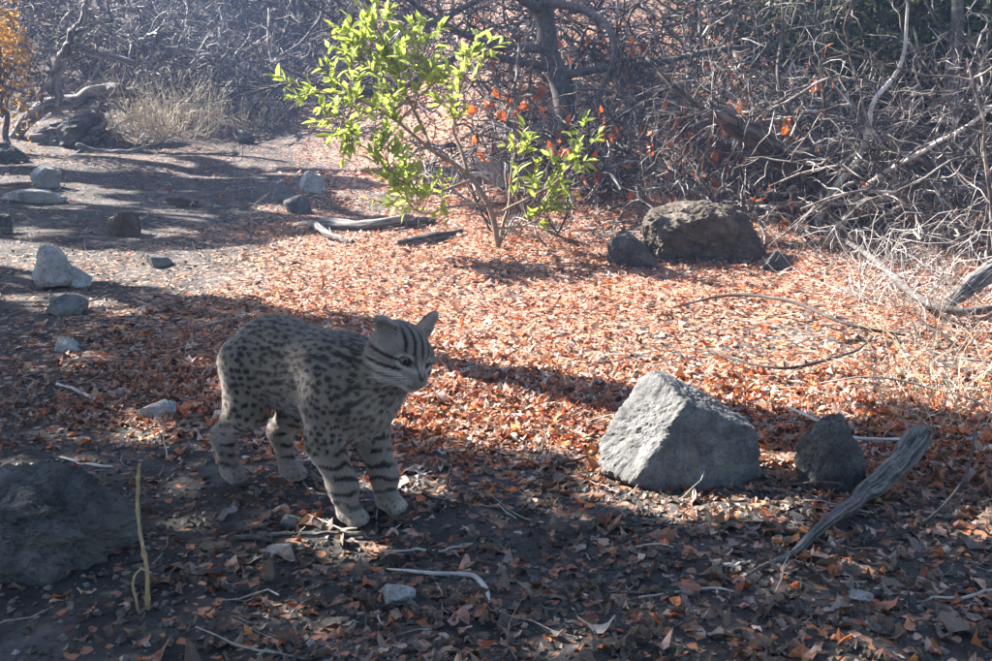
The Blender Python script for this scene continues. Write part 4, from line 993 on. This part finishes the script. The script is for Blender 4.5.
# ------------------------------------------------------------------ trunks, the slanting log and the fallen tree
def limb_px(pts, rpx, n=40, sides=10, wob=0.01, rough=0.12, seed=1):
    P = [at(x, y, Y) for x, y, Y in pts]
    r = [a * pix(p)[2] / F for a, p in zip(np.interp(np.linspace(0, 1, len(P)), np.linspace(0, 1, len(rpx)), rpx), P)]
    return limb(P, r, n, sides, wob, rough, seed)
def tree_twigs(limbs, g, per, L, r):
    out = []
    for pts in limbs:
        P = spline(pts, 24)[None]; S, D, _, _ = sprout(P, per, 0.3, 1, 0.9, g)
        Q = grow(S, D, g.uniform(0.4, 1, per) * L, 8, 0.2, np.zeros(3), g); out.append(tubes(Q, np.linspace(r, r * 0.3, 8)[None] * np.ones((per, 1)), 4))
        S, D, _, _ = sprout(Q, 4, 0.2, 1, 1, g); Q2 = grow(S, D, g.uniform(0.15, 0.5, len(S)) * L, 6, 0.25, np.zeros(3), g)
        out.append(tubes(Q2, np.linspace(r * 0.4, r * 0.2, 6)[None] * np.ones((len(S), 1)), 3))
    return merge(out)
g = np.random.default_rng(77)
b = base(566, 7.0); Yt = b[1]
t = thing('bare_tree', b, 'dark leafless trunk rising out of the top edge at centre', 'tree')
st = part('trunk', t, *limb([b - [0, 0, 0.1], at(562, 90, Yt), at(548, 40, Yt), at(540, -5, Yt), at(530, -120, Yt), at(545, -260, Yt + 0.1)], [0.085, 0.075, 0.065, 0.06, 0.055, 0.04], 50, 14, 0.02, 0.12, 2), M_BARK)
arms = [[at(555, 70, Yt), at(480, 55, Yt - 0.3), at(390, 92, Yt - 0.7), at(300, 84, Yt - 0.9), at(240, 96, Yt - 0.9)],
        [at(550, 50, Yt), at(470, 40, Yt - 0.2), at(410, 0, Yt - 0.4), at(370, -40, Yt - 0.4)],
        [at(558, 75, Yt), at(650, 62, Yt - 0.3), at(780, 48, Yt - 0.5), at(900, 52, Yt - 0.7)],
        [at(540, 0, Yt), at(610, 30, Yt - 0.6), at(600, 100, Yt - 0.8), at(612, 128, Yt - 0.8)],
        [at(545, 15, Yt), at(500, -10, Yt - 0.5), at(420, 20, Yt - 1.0), at(330, -20, Yt - 1.2)]]
for k, a in enumerate(arms):
    part('branch', t, *limb(a, [0.03, 0.022, 0.017, 0.010, 0.006][:len(a)] if len(a) == 5 else [0.03, 0.022, 0.016, 0.01], 40, 8, 0.03, 0.12, k + 3), M_BARK)
part('twigs', t, *tree_twigs(arms, g, 14, 0.7, 0.005), M_TWIGD, kind='stuff')

b = base(826, 5.0); Yt = b[1]
t = thing('bare_shrub', b, 'dark forked shrub with thick leaning stems right of the brown boulder', 'shrub')
arms = [[b - [0, 0, 0.03], at(822, 185, Yt), at(800, 150, Yt - 0.05), at(782, 90, Yt - 0.1), at(788, 20, Yt), at(780, -40, Yt)],
        [b - [0, 0, 0.03], at(836, 195, Yt), at(832, 150, Yt + 0.1), at(826, 80, Yt + 0.1), at(838, 0, Yt + 0.1)],
        [b - [0, 0, 0.03], at(838, 190, Yt - 0.1), at(868, 140, Yt - 0.2), at(880, 90, Yt - 0.2), at(910, 40, Yt - 0.2), at(905, -20, Yt - 0.2)],
        [b - [0, 0, 0.03], at(800, 180, Yt - 0.1), at(740, 130, Yt - 0.2), at(700, 105, Yt - 0.2), at(640, 60, Yt - 0.1)],
        [b - [0, 0, 0.03], at(870, 190, Yt - 0.2), at(930, 150, Yt - 0.5), at(1000, 100, Yt - 0.6)]]
for k, a in enumerate(arms):
    part('stem', t, *limb(a, [0.020, 0.016, 0.012, 0.009, 0.006], 40, 8, 0.03, 0.12, k + 20), M_BARK if k < 2 else M_TWIGD if k == 3 else M_PALE)  # pale colour stands in for sunlight on these stems
part('twigs', t, *tree_twigs(arms, g, 14, 0.55, 0.004), M_TWIG, kind='stuff')

p0, p1 = gnd(900, 207), at(708, 110, 4.75)
V, fs, col = wood([p0 + [0, 0, 0.03], p0 * 0.5 + p1 * 0.5 + [0, 0, -0.03], p1], [0.05, 0.058, 0.04], 120, 36, 0.03, 9, 4)
solo('fallen_log', V, fs, M_WOOD, 'thick grey log slanting down through the twigs at upper right', 'log', None, True, col)
b = base(944, 5.7); V, fs = limb([b - [0, 0, 0.05], at(946, 130, 5.7), at(951, 90, 5.72), at(960, -30, 5.8)], [0.05, 0.045, 0.04, 0.03], 40, 12, 0.01, 0.12, 10)
solo('dead_trunk', V, fs, M_BARK, 'upright grey dead trunk in the shade near the right edge', 'trunk')
V, fs = limb([gnd(735, 214) + [0, 0, 0.05], at(800, 206, 4.9), at(880, 199, 4.7), at(1010, 186, 4.5)], [0.007, 0.010, 0.012, 0.012], 40, 8, 0.01, 0.1, 11)
solo('branch', V, fs, M_DRIFT, 'long straight grey branch running level across the right bank', 'branch')

# fallen tree at upper left
b = gnd(70, 146); Yf = b[1]
t = thing('fallen_tree', b, 'bleached fallen tree with bent limbs and a dark hollow at upper left', 'fallen tree')
FT = [([(-20, 150, 0.3), (10, 136, 0), (45, 112, 0), (72, 97, 0), (105, 90, 0), (130, 93, 0.1)], [5, 7, 8, 9, 9, 6]),
      ([(66, 104, 0), (60, 80, -0.05), (56, 62, -0.05), (72, 46, -0.05), (90, 48, -0.1), (130, 60, -0.15)], [5, 5, 6, 6, 5, 3.5]),
      ([(72, 46, -0.05), (76, 28, 0), (80, 8, 0), (84, -30, 0)], [5, 5, 4.5, 4]),
      ([(76, 36, 0), (86, 28, 0), (100, 26, 0.05), (112, 34, 0.05), (126, 45, 0.05)], [3.5, 3.5, 3, 2.4, 1.4]),
      ([(36, 134, -0.2), (60, 143, -0.25), (82, 144, -0.3), (98, 138, -0.3), (112, 128, -0.3)], [3, 4, 4, 3.5, 2]),
      ([(70, 162, -0.7), (78, 154, -0.6), (100, 150, -0.6), (135, 149, -0.6), (160, 142, -0.5)], [2, 2.6, 2.8, 2.6, 1.6]),
      ([(88, 124, -0.1), (94, 112, -0.1), (106, 105, -0.1), (128, 108, -0.1)], [2.2, 2.4, 2.2, 1.2]),
      ([(44, 108, -0.1), (42, 95, -0.1), (47, 85, -0.15)], [2.6, 3.4, 2.6]),
      ([(24, 132, -0.1), (27, 112, -0.1), (25, 96, -0.1)], [1.6, 1.8, 1.0])]
g = np.random.default_rng(78); fl = []
for k, (pts, rp) in enumerate(FT):
    q = [(x, y, Yf + d + 0.3) for x, y, d in pts]; rp = [w * 0.8 for w in rp]
    Pq = [at(*w) for w in q]; rq = [a * pix(p)[2] / F for a, p in zip(np.interp(np.linspace(0, 1, len(Pq)), np.linspace(0, 1, len(rp)), rp), Pq)]
    V, fs, col = wood(Pq, rq, 80, 20, 0.06, k + 40, 3); part('trunk' if k == 0 else 'limb', t, V, fs, M_WOOD, True, col * 1.4); fl.append([at(*w) for w in q])
part('twigs', t, *tree_twigs(fl, g, 7, 0.5, 0.006), M_TWIG, kind='stuff')
rock_px(28, 108, 122, 150, M_ROCKD, 'dark mound standing in for the shaded cavity under the fallen tree', seed=44, name='shadow_mound', cat='mound', rough=0.1)  # dark stone in place of the shade inside the hollow

# ------------------------------------------------------------------ dry grass and vine tangles
def tuft(px, py, n, h, spread, label, seed, mat=M_GRASS, name='grass_tuft', wob=0.1, droop=0.06, r=0.0016, lean=(0, 0, 0), cat='grass'):
    g = np.random.default_rng(seed); b = gnd(px, py); t = thing(name, b, label, cat, 'dry grass tufts and vine tangles')
    a = g.uniform(0, 6.28, n); rr = np.sqrt(g.uniform(0, 1, n)) * spread
    S = b + np.stack([np.cos(a) * rr, np.sin(a) * rr, a * 0], -1); S[:, 2] = terrain(S[:, 0], S[:, 1]) - 0.005
    D = np.stack([np.cos(a) * g.uniform(0, .7, n), np.sin(a) * g.uniform(0, .7, n), np.ones(n)], -1) + np.asarray(lean)
    P = grow(S, D, h * g.uniform(0.5, 1.1, n), 8, wob, np.array([0, 0, -droop]), g)
    P[:, :, 2] = np.maximum(P[:, :, 2], terrain(P[:, :, 0], P[:, :, 1]) + 0.002)
    V, fs = tubes(P, np.linspace(r, r * 0.35, 8)[None] * g.uniform(0.6, 1.3, (n, 1)), 3)
    o = part('blades' if cat == 'grass' else 'stems', t, V, fs, mat, kind='stuff')
    return t
tuft(165, 128, 260, 0.6, 0.5, 'tan dry grass tuft beside the fallen tree', 1, r=0.0035, wob=0.2)
tuft(235, 124, 160, 0.35, 0.5, 'short dry grass at the far edge of the clearing', 2, r=0.003)
tuft(548, 180, 420, 0.55, 0.36, 'bleached white dry grass right behind the green shrub', 3, M_PALE, wob=0.3, r=0.0042)
tuft(930, 300, 130, 0.5, 0.28, 'bleached curly vine tangle low on the right bank', 4, M_PALE, 'vine_tangle', 0.5, 0.06, 0.002, cat='vine')
tuft(870, 262, 110, 0.5, 0.25, 'pale curly vine tangle below the forked dark shrub', 5, M_TWIG, 'vine_tangle', 0.5, 0.06, 0.002, cat='vine')
tuft(985, 345, 90, 0.42, 0.2, 'pale vine tangle at the right edge above the bleached log', 6, M_TWIG, 'vine_tangle', 0.5, 0.06, 0.0016, cat='vine')
tuft(960, 415, 120, 0.34, 0.2, 'thin dry stems in the shade at the right edge', 7, M_GRASS, 'vine_tangle', 0.26, 0.08, 0.0012, cat='vine')
tuft(830, 190, 120, 0.4, 0.3, 'wispy pale stems beside the slanting log', 8, M_PALE, 'vine_tangle', 0.34, 0.05, 0.002, cat='vine')
tuft(700, 200, 160, 0.45, 0.4, 'wispy pale stems hanging over the brown boulder', 9, M_PALE, 'vine_tangle', 0.34, 0.05, 0.002, cat='vine')

# ------------------------------------------------------------------ leafy bushes and trees
def crown_cloud(g, centre, rad, n, size, cols, nclump=30, fill=0.32):
    cc = norm(g.normal(0, 1, (nclump, 3))) * g.uniform(0.35, 1.0, (nclump, 1)) * np.asarray(rad) + centre
    m = g.integers(0, nclump, n)
    pos = cc[m] + g.normal(0, 1, (n, 3)) * np.asarray(rad) * fill * 0.5
    T = [mini_leaf(np.random.default_rng(60 + k)) for k in range(4)]
    col = np.asarray(cols)[g.integers(0, len(cols), n)] * g.uniform(0.7, 1.25, (n, 1))
    return scatter(T, g.integers(0, 4, n), pos, rotmats(g.uniform(0, 6.28, n), g.uniform(0, 2.6, n), g.uniform(0, 6.28, n)), g.uniform(0.7, 1.3, n) * size, col), cc
def leafy(name, b, h, centre, rad, n, size, cols, label, cat, seed, r0=0.05, nclump=30, group=None, fill=0.32, mat=None):
    g = np.random.default_rng(seed); b = np.asarray(b, float); t = thing(name, b, label, cat, group)
    centre = np.asarray(centre, float)
    (V, Fa, Cc), cc = crown_cloud(g, centre, rad, n, size, cols, nclump, fill)
    tr = part('trunk', t, *limb([b - [0, 0, 0.08], b * 0.6 + centre * 0.4, centre], [r0, r0 * 0.75, r0 * 0.4], 30, 9, 0.04, 0.12, seed), mat or M_BARK)
    bl = []
    for c in cc:
        s = b + (centre - b) * g.uniform(0.35, 0.95); mid = (s + c) / 2 + g.normal(0, 0.06, 3)
        bl.append(limb([s, mid, c], [r0 * 0.3, r0 * 0.2, r0 * 0.07], 9, 5, 0.02, 0, seed))
    part('limbs', tr, *merge(bl), mat or M_BARK)
    part('crown', t, V, Fa, M_CROWN, False, Cc, 'stuff')
    return t
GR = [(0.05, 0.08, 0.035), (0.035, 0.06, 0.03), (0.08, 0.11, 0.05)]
def bushy(px, Y, z, rad, n, size, cols, lab, seed, **kw):
    b = base(px, Y); leafy('evergreen_bush', b, 1, b + [0, 0, z], rad, n, size, cols, lab, 'bush', seed, 0.03, group='leafy bushes behind the shrubs', **kw)
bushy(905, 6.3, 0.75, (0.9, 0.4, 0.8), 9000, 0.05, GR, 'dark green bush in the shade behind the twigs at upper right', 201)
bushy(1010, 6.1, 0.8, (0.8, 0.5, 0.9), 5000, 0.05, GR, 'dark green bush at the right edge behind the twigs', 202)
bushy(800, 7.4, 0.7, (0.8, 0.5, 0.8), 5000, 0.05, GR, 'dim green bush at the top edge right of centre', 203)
bushy(690, 8.6, 0.9, (0.8, 0.5, 0.7), 3000, 0.045, [(0.12, 0.16, 0.06), (0.16, 0.18, 0.09)], 'olive green bush at the top edge above the brown boulder', 204)
bushy(2, 8.6, 0.75, (0.45, 0.4, 0.75), 1300, 0.05, [(0.6, 0.32, 0.07), (0.62, 0.42, 0.13), (0.5, 0.22, 0.06)], 'yellow-orange leaved bush in the upper left corner', 205)
bushy(440, 11.0, 0.9, (0.9, 0.5, 0.7), 1500, 0.055, [(0.5, 0.2, 0.1), (0.55, 0.3, 0.2), (0.35, 0.14, 0.08)], 'rust leaved bush high on the bank behind the green shrub', 206)

# shade trees: unseen, most for shade on the ground; camera and bank trees are added
lx, ly = -SD[0] / math.hypot(SD[0], SD[1]), -SD[1] / math.hypot(SD[0], SD[1])     # direction in which shadows fall
cot = 1 / math.tan(SUN_EL)
def shade_tree(seed, zc, zr, pq, rad_pq, n, trunk, label, size=0.09, keepout=(), thr=0.42, fq=2.2, tr0=0.13):
    """a tree whose crown lies where the shade on the ground (p across, q along the light) asks for it"""
    g = np.random.default_rng(seed)
    p = pq[0] + g.uniform(-1, 1, n) * rad_pq[0]; q = pq[1] + g.uniform(-1, 1, n) * rad_pq[1]; z = zc + g.uniform(-1, 1, n) * zr
    cl = 0.5 + 0.5 * fbm(np.stack([p * fq, q * fq * 0.64, p * 0 + seed], -1), seed, 3)
    k = cl > thr + 0.10 * (np.abs(p - pq[0]) / rad_pq[0]) ** 3
    for (kp, kq, kr) in keepout: k &= ((p - kp) ** 2 + (q - kq) ** 2) > kr * kr
    p, q, z = p[k], q[k], z[k]; n = len(p)
    pos = np.stack([-ly * p + lx * q - lx * z * cot, lx * p + ly * q - ly * z * cot, z], -1)
    T = [mini_leaf(np.random.default_rng(80 + j)) for j in range(4)]
    col = np.array([(0.07, 0.1, 0.04), (0.1, 0.13, 0.05), (0.2, 0.14, 0.05)])[g.integers(0, 3, n)]
    V, Fa, Cc = scatter(T, g.integers(0, 4, n), pos, rotmats(g.uniform(0, 6.28, n), g.uniform(0, 1.2, n), g.uniform(0, 6.28, n)), g.uniform(0.7, 1.3, n) * size, col)
    b = np.array([trunk[0], trunk[1], float(terrain(trunk[0], trunk[1], False))])
    t = thing('shade_tree', b, label, 'tree', 'trees that shade the clearing')
    c = pos.mean(0)
    tr = part('trunk', t, *limb([b - [0, 0, 0.1], b * 0.5 + c * 0.5 + [0, 0, 0.2], c], [tr0, tr0 * 0.77, tr0 * 0.38], 30, 12, 0.05, 0.12, seed), M_BARK)
    bl = [limb([b + (c - b) * g.uniform(0.5, 1), (c + pos[j]) / 2 + [0, 0, 0.1], pos[j]], [0.03, 0.02, 0.006], 10, 5, 0.03, 0, seed) for j in g.integers(0, n, 24)]
    part('limbs', tr, *merge(bl), M_BARK); part('crown', t, V, Fa, M_CROWN, False, Cc, 'stuff')
shade_tree(300, 3.8, 0.8, (-1.2, 4.4), (2.5, 3.6), 14000, (0.35, -0.75), 'unseen spreading tree added behind the camera, its crown dimming the foreground', 0.17, (), 0.1)  # added to hold back sky light and deepen the foreground shade
shade_tree(301, 3.0, 0.5, (0.55, -1.0), (1.15, 2.5), 22000, (-5.6, 3.2), 'leafy tree left of the clearing that shades the foreground', 0.08,
           ((1.34, -1.03, 0.15), (1.22, -1.0, 0.10), (1.75, -0.55, 0.24), (1.64, -0.62, 0.13), (0.95, -0.1, 0.07), (1.2, 0.25, 0.06), (1.15, -1.75, 0.07), (0.9, -1.5, 0.05), (1.45, -1.7, 0.06), (1.5, 0.1, 0.06), (1.05, -0.5, 0.05), (0.8, 0.3, 0.05)), -0.4)
shade_tree(302, 3.2, 0.5, (1.98, -2.9), (0.6, 1.1), 8000, (-7.2, 5.0), 'leafy tree left of the clearing that shades the soil at left', 0.07, (), 0.40, 4.5, 0.07)
shade_tree(303, 3.4, 0.6, (3.9, -4.6), (0.9, 1.4), 9000, (-9.2, 7.2), 'leafy tree far left that shades the soil near the stones', 0.08, (), 0.40, 4.0, 0.07)
shade_tree(304, 3.0, 0.5, (2.0, 0.45), (0.4, 0.8), 4500, (-4.6, 5.9), 'slim leafy tree left of the clearing that shades the right bank foot', 0.06, (), 0.38, 3.5, 0.045)
shade_tree(307, 4.0, 0.6, (5.4, -5.4), (0.8, 1.7), 9000, (-12.5, 8.5), 'tall leafy tree beyond the left edge that shades the far soil', 0.10, ((5.4, -6.6, 0.75),), 0.32, 3.4)
shade_tree(306, 4.6, 0.6, (6.3, -0.9), (1.7, 2.1), 16000, (-8.0, 10.5), 'unseen tall leafy tree added beyond the left edge to dapple the bank', 0.09, (), 0.45, 3.6)  # added to break up the sunlight on the thicket

# ------------------------------------------------------------------ bluish veil added to suggest lens flare
def flare_haze():
    V = np.array([(x, y, z) for x in (-55, 55) for y in (-16, 33) for z in (-1.5, 16)], float)
    Fa = np.array([(0, 1, 3, 2), (4, 6, 7, 5), (0, 4, 5, 1), (2, 3, 7, 6), (0, 2, 6, 4), (1, 5, 7, 3)])
    m = bpy.data.materials.new('thin_flare_haze'); m.use_nodes = True; nt = m.node_tree; nt.nodes.clear()
    o = nt.nodes.new('ShaderNodeOutputMaterial'); v = nt.nodes.new('ShaderNodeVolumePrincipled')
    v.inputs['Color'].default_value = (0.42, 0.58, 1.0, 1); v.inputs['Density'].default_value = 0.0055; v.inputs['Anisotropy'].default_value = 0.3
    nt.links.new(v.outputs[0], o.inputs['Volume'])
    h = link('flare_haze', mesh('flare_haze', V, Fa, False, None, [m])); tag(h, 'thin bluish veil added to suggest lens flare over the far side of the clearing', 'flare_haze', kind='stuff')
flare_haze()
